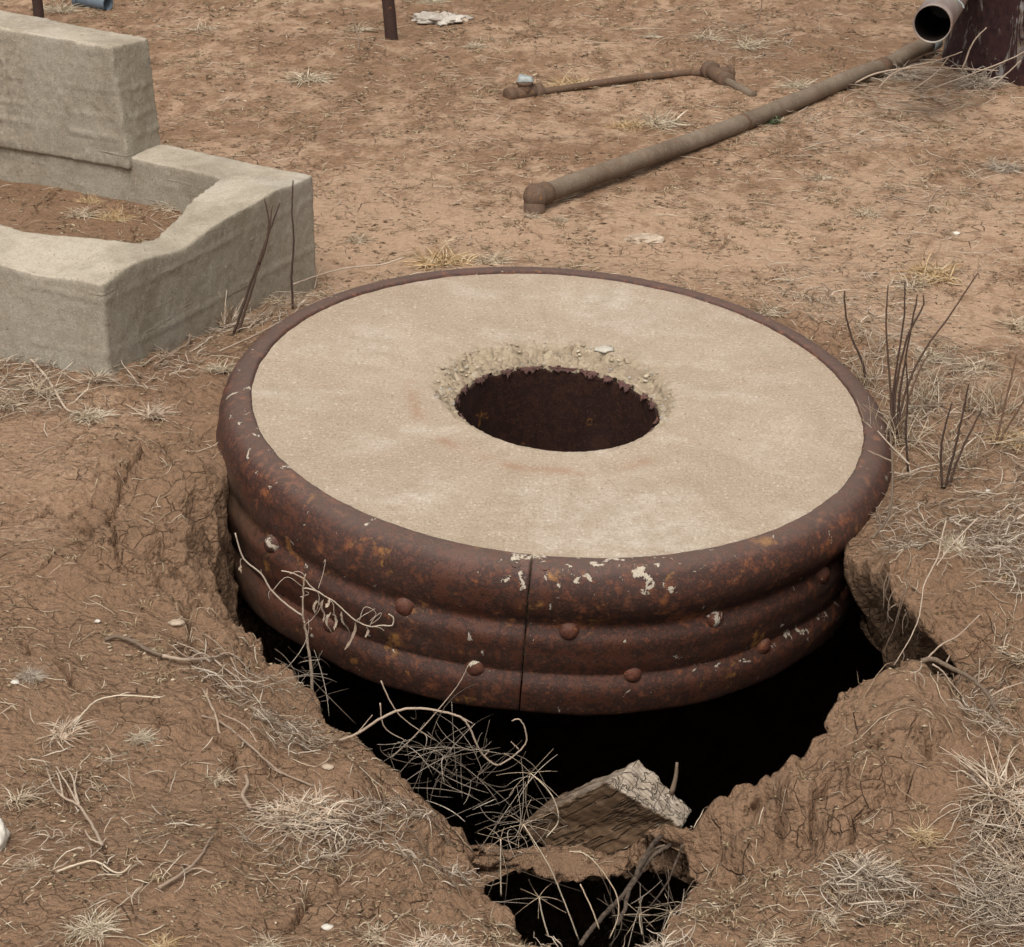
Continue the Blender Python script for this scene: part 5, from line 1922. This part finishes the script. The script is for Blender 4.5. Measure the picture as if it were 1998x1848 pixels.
# arching branch over the dark gap
qb = lambda pts: Z(700, 1300, 2.839, pts)
y = float(G(705, 1445, -.10)[1])
arch = [(stalk_path(qb([(-10, 640), (100, 600), (240, 510), (380, 455), (540, 460), (700, 500), (760, 570), (820, 700), (910, 780), (1000, 740), (1085, 660), (1085, 580), (1050, 515), (1005, 525)]), y), .0029, .0013, .6)]
for pts in [[(1045, 690), (1000, 645)], [(700, 500), (780, 540)], [(840, 735), (870, 700), (850, 695)], [(300, 740), (450, 600), (600, 430), (700, 300), (750, 200)],
            [(100, 600), (190, 490)], [(240, 290), (300, 420), (380, 520), (560, 640)], [(235, 420), (260, 560), (380, 640)]]:
    arch.append((stalk_path(qb(pts), y + .02), .0016, .0008, .6))
plant('dead_branch', arch, 'slender branch arching from the left slope over the black gap under the rim', 'branch', M_TWIG, BR, 6, 'twig')

# tangle of fine twigs at the brink below the arching branch
def tangle(cx, cy, rx, ry, n, yy, depth, ln, mat, rs, r0=.0007, curl=.9):
    a = rs.uniform(0, 2 * math.pi, n)
    q = np.sqrt(rs.rand(n))
    c = np.array([A(cx + rx * qq * math.cos(aa), cy + ry * qq * math.sin(aa), yy + rs.uniform(-depth, depth)) for qq, aa in zip(q, a)])
    K = 9
    az = rs.uniform(0, 2 * math.pi, n)
    el = rs.normal(0, .5, n)
    t = np.linspace(-.5, .5, K)
    d_az = rs.normal(0, curl, n)
    d_el = rs.normal(0, curl, n)
    L = ln * rs.uniform(.4, 1.5, n)
    A_ = az[:, None] + d_az[:, None] * t
    E_ = el[:, None] + d_el[:, None] * t
    st = (L / (K - 1))[:, None]
    d = np.stack([np.cos(E_) * np.cos(A_) * st, np.cos(E_) * np.sin(A_) * st, np.sin(E_) * st], -1)
    P = np.cumsum(d, 1)
    P = P - P.mean(1, keepdims=True) + c[:, None, :]
    return P, r0 * rs.uniform(.6, 1.4, n)[:, None] * (1 - .5 * np.abs(t * 2)[None, :])


rs = np.random.RandomState(31)
M_TANGLE = mat_straw('tangle_twigs', [(0, (.07, .05, .035)), (.5, (.19, .15, .11)), (.85, (.33, .27, .21)), (1, (.5, .42, .33))])
Ps, Rs_ = [], []
for (cx, cy, rx, ry, n, yy, dp, ln) in [
        (860, 1450, 110, 65, 110, y - .02, .05, .12), (800, 1500, 120, 60, 90, y - .05, .05, .10), (950, 1540, 110, 60, 100, y - .12, .06, .10),
        (1010, 1600, 90, 60, 70, y - .2, .06, .10), (590, 1340, 60, 80, 80, y + .15, .05, .09), (1000, 1690, 60, 90, 40, y - .35, .06, .12),
        (1300, 1780, 120, 60, 90, y - .52, .06, .10)]:
    P, R = tangle(cx, cy, rx, ry, int(n * .27), yy, dp, ln, M_GREY, rs)
    Ps.append(P)
    Rs_.append(R)
o = strand_obj('twig_tangle', np.concatenate(Ps), np.concatenate(Rs_), M_TANGLE, None, 3, rs.rand(sum(len(p) for p in Ps)))
tag(o, 'tangled fine dead twigs caught along the front brink of the collapse', 'twigs', kind='stuff')

# rootlets hanging from the brink at the right
q2 = lambda pts: Z(1680, 1050, 4.62, pts)
yr = float(G(1760, 1140, 0)[1])
roots = []
for pts in [[(690, 600), (650, 720), (650, 850), (640, 950)], [(700, 610), (690, 700), (660, 800), (700, 900), (680, 1000), (700, 1080)],
            [(750, 760), (700, 860), (690, 1000), (740, 1060)], [(860, 740), (820, 830), (790, 950), (740, 1140), (690, 1250), (640, 1370)],
            [(880, 960), (830, 1050), (830, 1200)], [(760, 905), (715, 930), (700, 960)], [(850, 950), (880, 1060), (850, 1130)],
            [(1040, 1060), (980, 1180), (960, 1290)], [(600, 590), (640, 700), (645, 850)], [(905, 640), (850, 800), (800, 960), (770, 1100)]]:
    roots.append((stalk_path(q2(pts), yr - .01), .0012, .0005, RS.uniform(.1, .5)))
plant('hanging_root', roots, 'dark rootlets dangling from the brink right of the rim', 'roots', M_TWIG, BR, 5, 'rootlet')
plant('dead_branch', [
    (stalk_path(q2([(1240, 100), (1190, 300), (1170, 430), (1090, 590), (1030, 720), (1010, 850), (980, 1030), (900, 1220), (830, 1340), (745, 1480)]), [yr + .08, yr + .04, yr, yr - .05, yr - .08, yr - .1, yr - .12, yr - .15, yr - .18, yr - .2]), .0020, .0009, .7),
    (stalk_path(q2([(1540, 80), (1420, 200), (1300, 330), (1240, 400), (1150, 530)]), [yr + .08, yr + .05, yr + .02, yr, yr - .03]), .0018, .0012, .8),
    (stalk_path(q2([(905, 70), (1050, 190), (1200, 290), (1340, 370), (1450, 485)]), [yr + .1, yr + .06, yr + .02, yr - .01, yr - .04]), .0022, .001, .4),
    (stalk_path(q2([(830, 1340), (840, 1400), (820, 1450)]), yr - .18), .0009, .0006, .6)],
      'thin twig trailing down across the brink right of the cover', 'branch', M_TWIG, BR, 6, 'twig')
ym = float(G(1790, 1340, .04)[1])
mb = [(stalk_path(q2([(1000, 1440), (1100, 1418), (1250, 1480), (1450, 1590), (1550, 1665), (1650, 1780), (1700, 1880), (1760, 1960)]), [ym, ym, ym - .01, ym - .05, ym - .08, ym - .12, ym - .16, ym - .19]), .0052, .0030, 1.0)]
for pts in [[(1010, 1480), (980, 1530), (900, 1555)], [(945, 1545), (950, 1640), (910, 1730)], [(980, 1550), (1030, 1610), (1030, 1700)],
            [(1060, 1415), (1200, 1280), (1350, 1200), (1560, 1000)], [(1110, 1470), (1200, 1530), (1300, 1660), (1440, 1830)],
            [(1245, 1450), (1275, 1385)], [(1550, 1660), (1560, 1410)], [(1160, 1640), (1165, 1540)], [(1650, 1780), (1800, 1700), (1980, 1640)],
            [(1000, 1440), (1010, 1490)]]:
    mb.append((stalk_path(q2(pts), ym - .03), .0018, .001, .7))
plant('dead_branch', mb, 'thick pale root curving over the soil mound at the right', 'root', M_TWIG, BR, 7, 'twig')


def lying(pts, r0, r1, sh, lift=.004):
    return ([on_ground(px, py, lift + r0) for px, py in pts], r0, r1, sh)


q1 = lambda pts: Z(420, 520, 4.62, pts)
plant('dead_branch', [
    lying(q1([(1900, 180), (1700, 240), (1450, 265), (1250, 300), (1050, 362), (860, 450)]), .0028, .0022, .85, .03)] +
    [(stalk_path(q1(p), y_), .0016, .0009, .8) for p, y_ in [
        ([(1010, 380), (1180, 490), (1290, 570)], 4.78), ([(1180, 320), (1280, 430), (1340, 540)], 4.85), ([(1500, 262), (1620, 370), (1750, 530)], 4.9),
        ([(1050, 350), (1080, 230), (1130, 120)], 5.0), ([(1300, 290), (1350, 390)], 4.95), ([(1630, 260), (1750, 365)], 5.0), ([(1100, 360), (1230, 430), (1370, 380)], 4.9)]],
      'slim straw coloured branch with side twigs lying over the back left rim', 'branch', M_TWIG, BR, 6, 'twig')
rim_pts = []
for px, py in q1([(150, 940), (400, 830), (600, 730), (850, 590), (1090, 460), (1290, 400)]):
    rim_pts.append(G(px, py, .065))
plant('dead_branch', [(rim_pts, .0034, .0016, .5)], 'long grey stick lying along the left rim of the cover', 'branch', M_TWIG, BR)
q0 = lambda pts: Z(0, 1300, 2.839, pts)
plant('dead_branch', [lying(q0([(615, 75), (700, 62), (800, 100), (880, 145), (950, 172)]), .0050, .0042, 1.0),
                      lying(q0([(950, 172), (1100, 196), (1260, 180), (1330, 160), (1410, 130)]), .0042, .0015, .6),
                      lying(q0([(1260, 190), (1330, 250), (1400, 300), (1420, 355)]), .0022, .0012, .7),
                      lying(q0([(1050, 90), (1150, 130), (1230, 190)]), .0015, .0012, .6),
                      lying(q0([(1350, 180), (1390, 260), (1400, 330)]), .0015, .0012, .6)],
      'pale curved root lying on the slope left of the collapse', 'root', M_TWIG, BR, 7, 'twig')
plant('dead_branch', [lying(q0([(1190, 368), (1240, 470), (1265, 500), (1310, 660), (1380, 800), (1450, 905), (1420, 985), (1465, 1060)]), .0020, .0042, .5, .006),
                      lying(q0([(1180, 520), (1300, 560), (1450, 690), (1620, 830), (1830, 930)]), .0026, .0022, .35),
                      lying(q0([(1290, 530), (1450, 600), (1560, 710), (1650, 860)]), .0014, .001, .6)],
      'crooked grey stick lying above the wide pinkish tuft', 'branch', M_TWIG, BR, 6, 'twig')
plant('dead_branch', [lying(q0([(600, 1285), (550, 1180), (500, 1100), (460, 1050), (370, 1000), (310, 930), (275, 830)]), .0032, .0016, .6, .006)] +
      [lying(q0(p), .0020, .0012, .75, .008) for p in [[(460, 1050), (400, 940), (330, 825)], [(450, 1020), (430, 900), (390, 830)], [(465, 1050), (440, 940), (455, 850)],
                                                      [(370, 1000), (350, 900), (330, 850)], [(600, 1285), (530, 1250), (500, 1200)]]],
      'grey forked twig with a fan of tips at lower left', 'branch', M_TWIG, BR, 6, 'twig')
plant('dead_branch', [lying(q0([(440, 580), (500, 510), (560, 450), (640, 425), (730, 415), (940, 430)]), .0016, .0012, .9, .01)],
      'long thin straw arching right from the spiky tuft', 'straw', M_STRAW, BR)
plant('dead_branch', [lying(q0([(330, 1430), (450, 1390), (560, 1370), (690, 1440), (770, 1390)]), .0022, .0014, .8)],
      'straw stem lying in the foreground below the forked twig', 'straw', M_STRAW, BR)
plant('dead_branch', [lying(q0([(930, 1530), (1060, 1450), (1170, 1350), (1250, 1210)]), .0035, .0016, .4), lying(q0([(1060, 1450), (1150, 1410), (1250, 1440)]), .002, .001, .6)],
      'dark crooked stick in the foreground left of the pink tuft', 'branch', M_TWIG, BR, 6, 'twig')
q3 = lambda pts: Z(0, 650, 2.843, pts)
plant('dead_branch', [lying(q3([(150, 245), (230, 330), (300, 430), (380, 560), (440, 590)]), .0038, .0026, .8)],
      'straight pale stick lying below the near trough corner', 'branch', M_TWIG, BR)
plant('dead_branch', [lying(q3([(30, 150), (200, 190), (400, 240), (560, 262), (700, 262)]), .0026, .0018, .1)],
      'dark stick lying along the foot of the trough', 'branch', M_TWIG, BR)
plant('dead_branch', [lying(q3([(1105, 80), (1110, 180), (1050, 230), (900, 330)]), .0042, .0022, .35, .008)],
      'bent dark stick lying between the trough and the rim', 'branch', M_TWIG, BR)
q6 = lambda pts: Z(1400, 650, 2.818, pts)
plant('dead_branch', [lying(q6([(1530, 1170), (1650, 1210), (1780, 1260), (1930, 1275)]), .0030, .0016, 1.0, .006)],
      'pale stem lying at the brink right of the cover', 'branch', M_TWIG, BR)
rp = [G(px, py, .03) for px, py in q6([(1148, 670), (1240, 770), (1330, 860)])]
plant('dead_branch', [(rp, .0016, .0016, .9), ([G(px, py, .02) for px, py in q6([(1220, 660), (1235, 900), (1215, 1150), (1120, 1290)])], .0024, .0034, 1.0)],
      'forked pale straw leaning over the right rim', 'straw', M_TWIG, BR, 6, 'twig')
plant('dead_branch', [([G(px, py, .035) for px, py in q6([(1090, 785), (1230, 845)])], .0022, .0018, .3)],
      'short brown twig lying across the right rim', 'branch', M_TWIG, BR)
qt = lambda pts: Z(1400, 0, 2.818, pts)
plant('dead_branch', [lying(qt([(1220, 1150), (1330, 1185), (1440, 1190), (1560, 1130)]), .0030, .0016, .4, .006), lying(qt([(1440, 1190), (1500, 1110), (1580, 1080)]), .002, .001, .6)],
      'dark twig lying on the mud right of the long pipe', 'branch', M_TWIG, BR, 6, 'twig')
yt = gy_at(1830, 175)
plant('weed_plant', [(stalk_path(qt(p), yt), .0032, .0016, .7) for p in [
    [(930, 535), (1130, 430), (1400, 390), (1640, 400), (1850, 410)], [(1080, 600), (1250, 420), (1500, 350), (1640, 300)],
    [(1200, 600), (1330, 560), (1560, 480), (1900, 350), (2000, 300)], [(1700, 600), (1850, 470), (1980, 350)], [(1640, 400), (1700, 250), (1780, 160)],
    [(1300, 560), (1480, 430), (1560, 330)]]],
      'sprawling dry weed stems in front of the scrap tank', 'dead weed', M_TWIG, WD)

# thick twisted root over the lower hole
M_BARK = mat_plain('root_bark', (.035, .025, .019), (.15, .11, .08), 70, .9, .1, .004)
q5 = lambda pts: Z(1000, 1500, 3.996, pts)
y5 = float(G(1190, 1840, 0)[1])
plant('dead_branch', [
    (stalk_path(q5([(1440, 890), (1360, 980), (1270, 1130), (1215, 1270), (1080, 1430), (980, 1530), (850, 1680), (780, 1780)]), [y5 + .42, y5 + .38, y5 + .3, y5 + .24, y5 + .16, y5 + .1, y5 + .03, y5]), .0048, .0038, .0),
    (stalk_path(q5([(1520, 960), (1380, 1050), (1290, 1170), (1180, 1340), (1150, 1480), (1090, 1610)]), [y5 + .4, y5 + .36, y5 + .3, y5 + .2, y5 + .14, y5 + .08]), .0040, .0032, .0),
    (stalk_path(q5([(1480, 960), (1380, 1000), (1300, 1110), (1240, 1190), (1150, 1330)]), y5 + .28), .0020, .0014, .5),
    (stalk_path(q5([(1620, 960), (1560, 1120), (1480, 1300), (1340, 1480)]), y5 + .2), .0022, .0014, .4)],
      'two thick twisted roots slanting across the lower hole', 'root', M_BARK, BR, 8, 'root')

# windmill-like seed heads of thin grass over the lower hole
SEED = [(310, 790, 300, [(310, 790), (520, 1130), (640, 1410), (770, 1750)], .28, 'pale windmill seed head in front of the timber face'),
        (125, 910, 260, [(125, 910), (125, 1200), (128, 1380)], .30, 'seed head left of the one before the timber'),
        (440, 1390, 260, [(440, 1390), (470, 1550), (520, 1720)], .12, 'seed head low over the left part of the lower hole'),
        (1270, 1530, 300, [(1270, 1530), (1270, 1600), (1290, 1700)], .10, 'wide seed head at the front lip of the lower hole'),
        (1530, 1510, 280, [(1530, 1510), (1480, 1620), (1450, 1700)], .10, 'right hand seed head over the lower hole'),
        (370, 370, 330, [(370, 370), (470, 460), (560, 580), (600, 760), (500, 900)], .45, 'topmost seed head against the black gap left of the timber')]
rs = np.random.RandomState(77)
for (cx, cy, rr, stem, dy_, lb) in SEED:
    yy = y5 + dy_
    st = [(stalk_path(q5(stem), yy), .0009, .0011, .8)]
    n = 7
    a0 = rs.uniform(0, 6.28)
    for k in range(n):
        a = a0 + k * 2 * math.pi / n + rs.uniform(-.25, .25)
        L = rr * rs.uniform(.6, 1.15)
        bow = rs.uniform(-.25, .25)
        pts = [(cx + L * t * math.cos(a + bow * t), cy + L * t * math.sin(a + bow * t) * .75 + 30 * t * t) for t in (0, .35, .7, 1)]
        ys_ = [yy + t * rs.uniform(-.03, .03) for t in (0, .35, .7, 1)]
        st.append((stalk_path(q5(pts), ys_), .0005, .0003, .45))
    plant('seed_head', st, lb, 'grass seed head', M_STRAW, 'windmill seed heads at the collapse', 4, 'spike')
plant('tall_grass', [(stalk_path(q5([(690, 1012), (830, 1040), (980, 1200), (1080, 1380), (1090, 1550), (1020, 1730)]), y5 + .02), .0008, .0008, .6)],
      'long pale stem bowing in a half circle over the lower hole', 'grass', M_STRAW)
plant('tall_grass', [(stalk_path(q5([(935, 1650), (880, 1500), (830, 1390), (780, 1285)]), y5 + .02), .0009, .0009, .6)],
      'short straight pale stem standing in the middle of the lower hole', 'grass', M_STRAW)
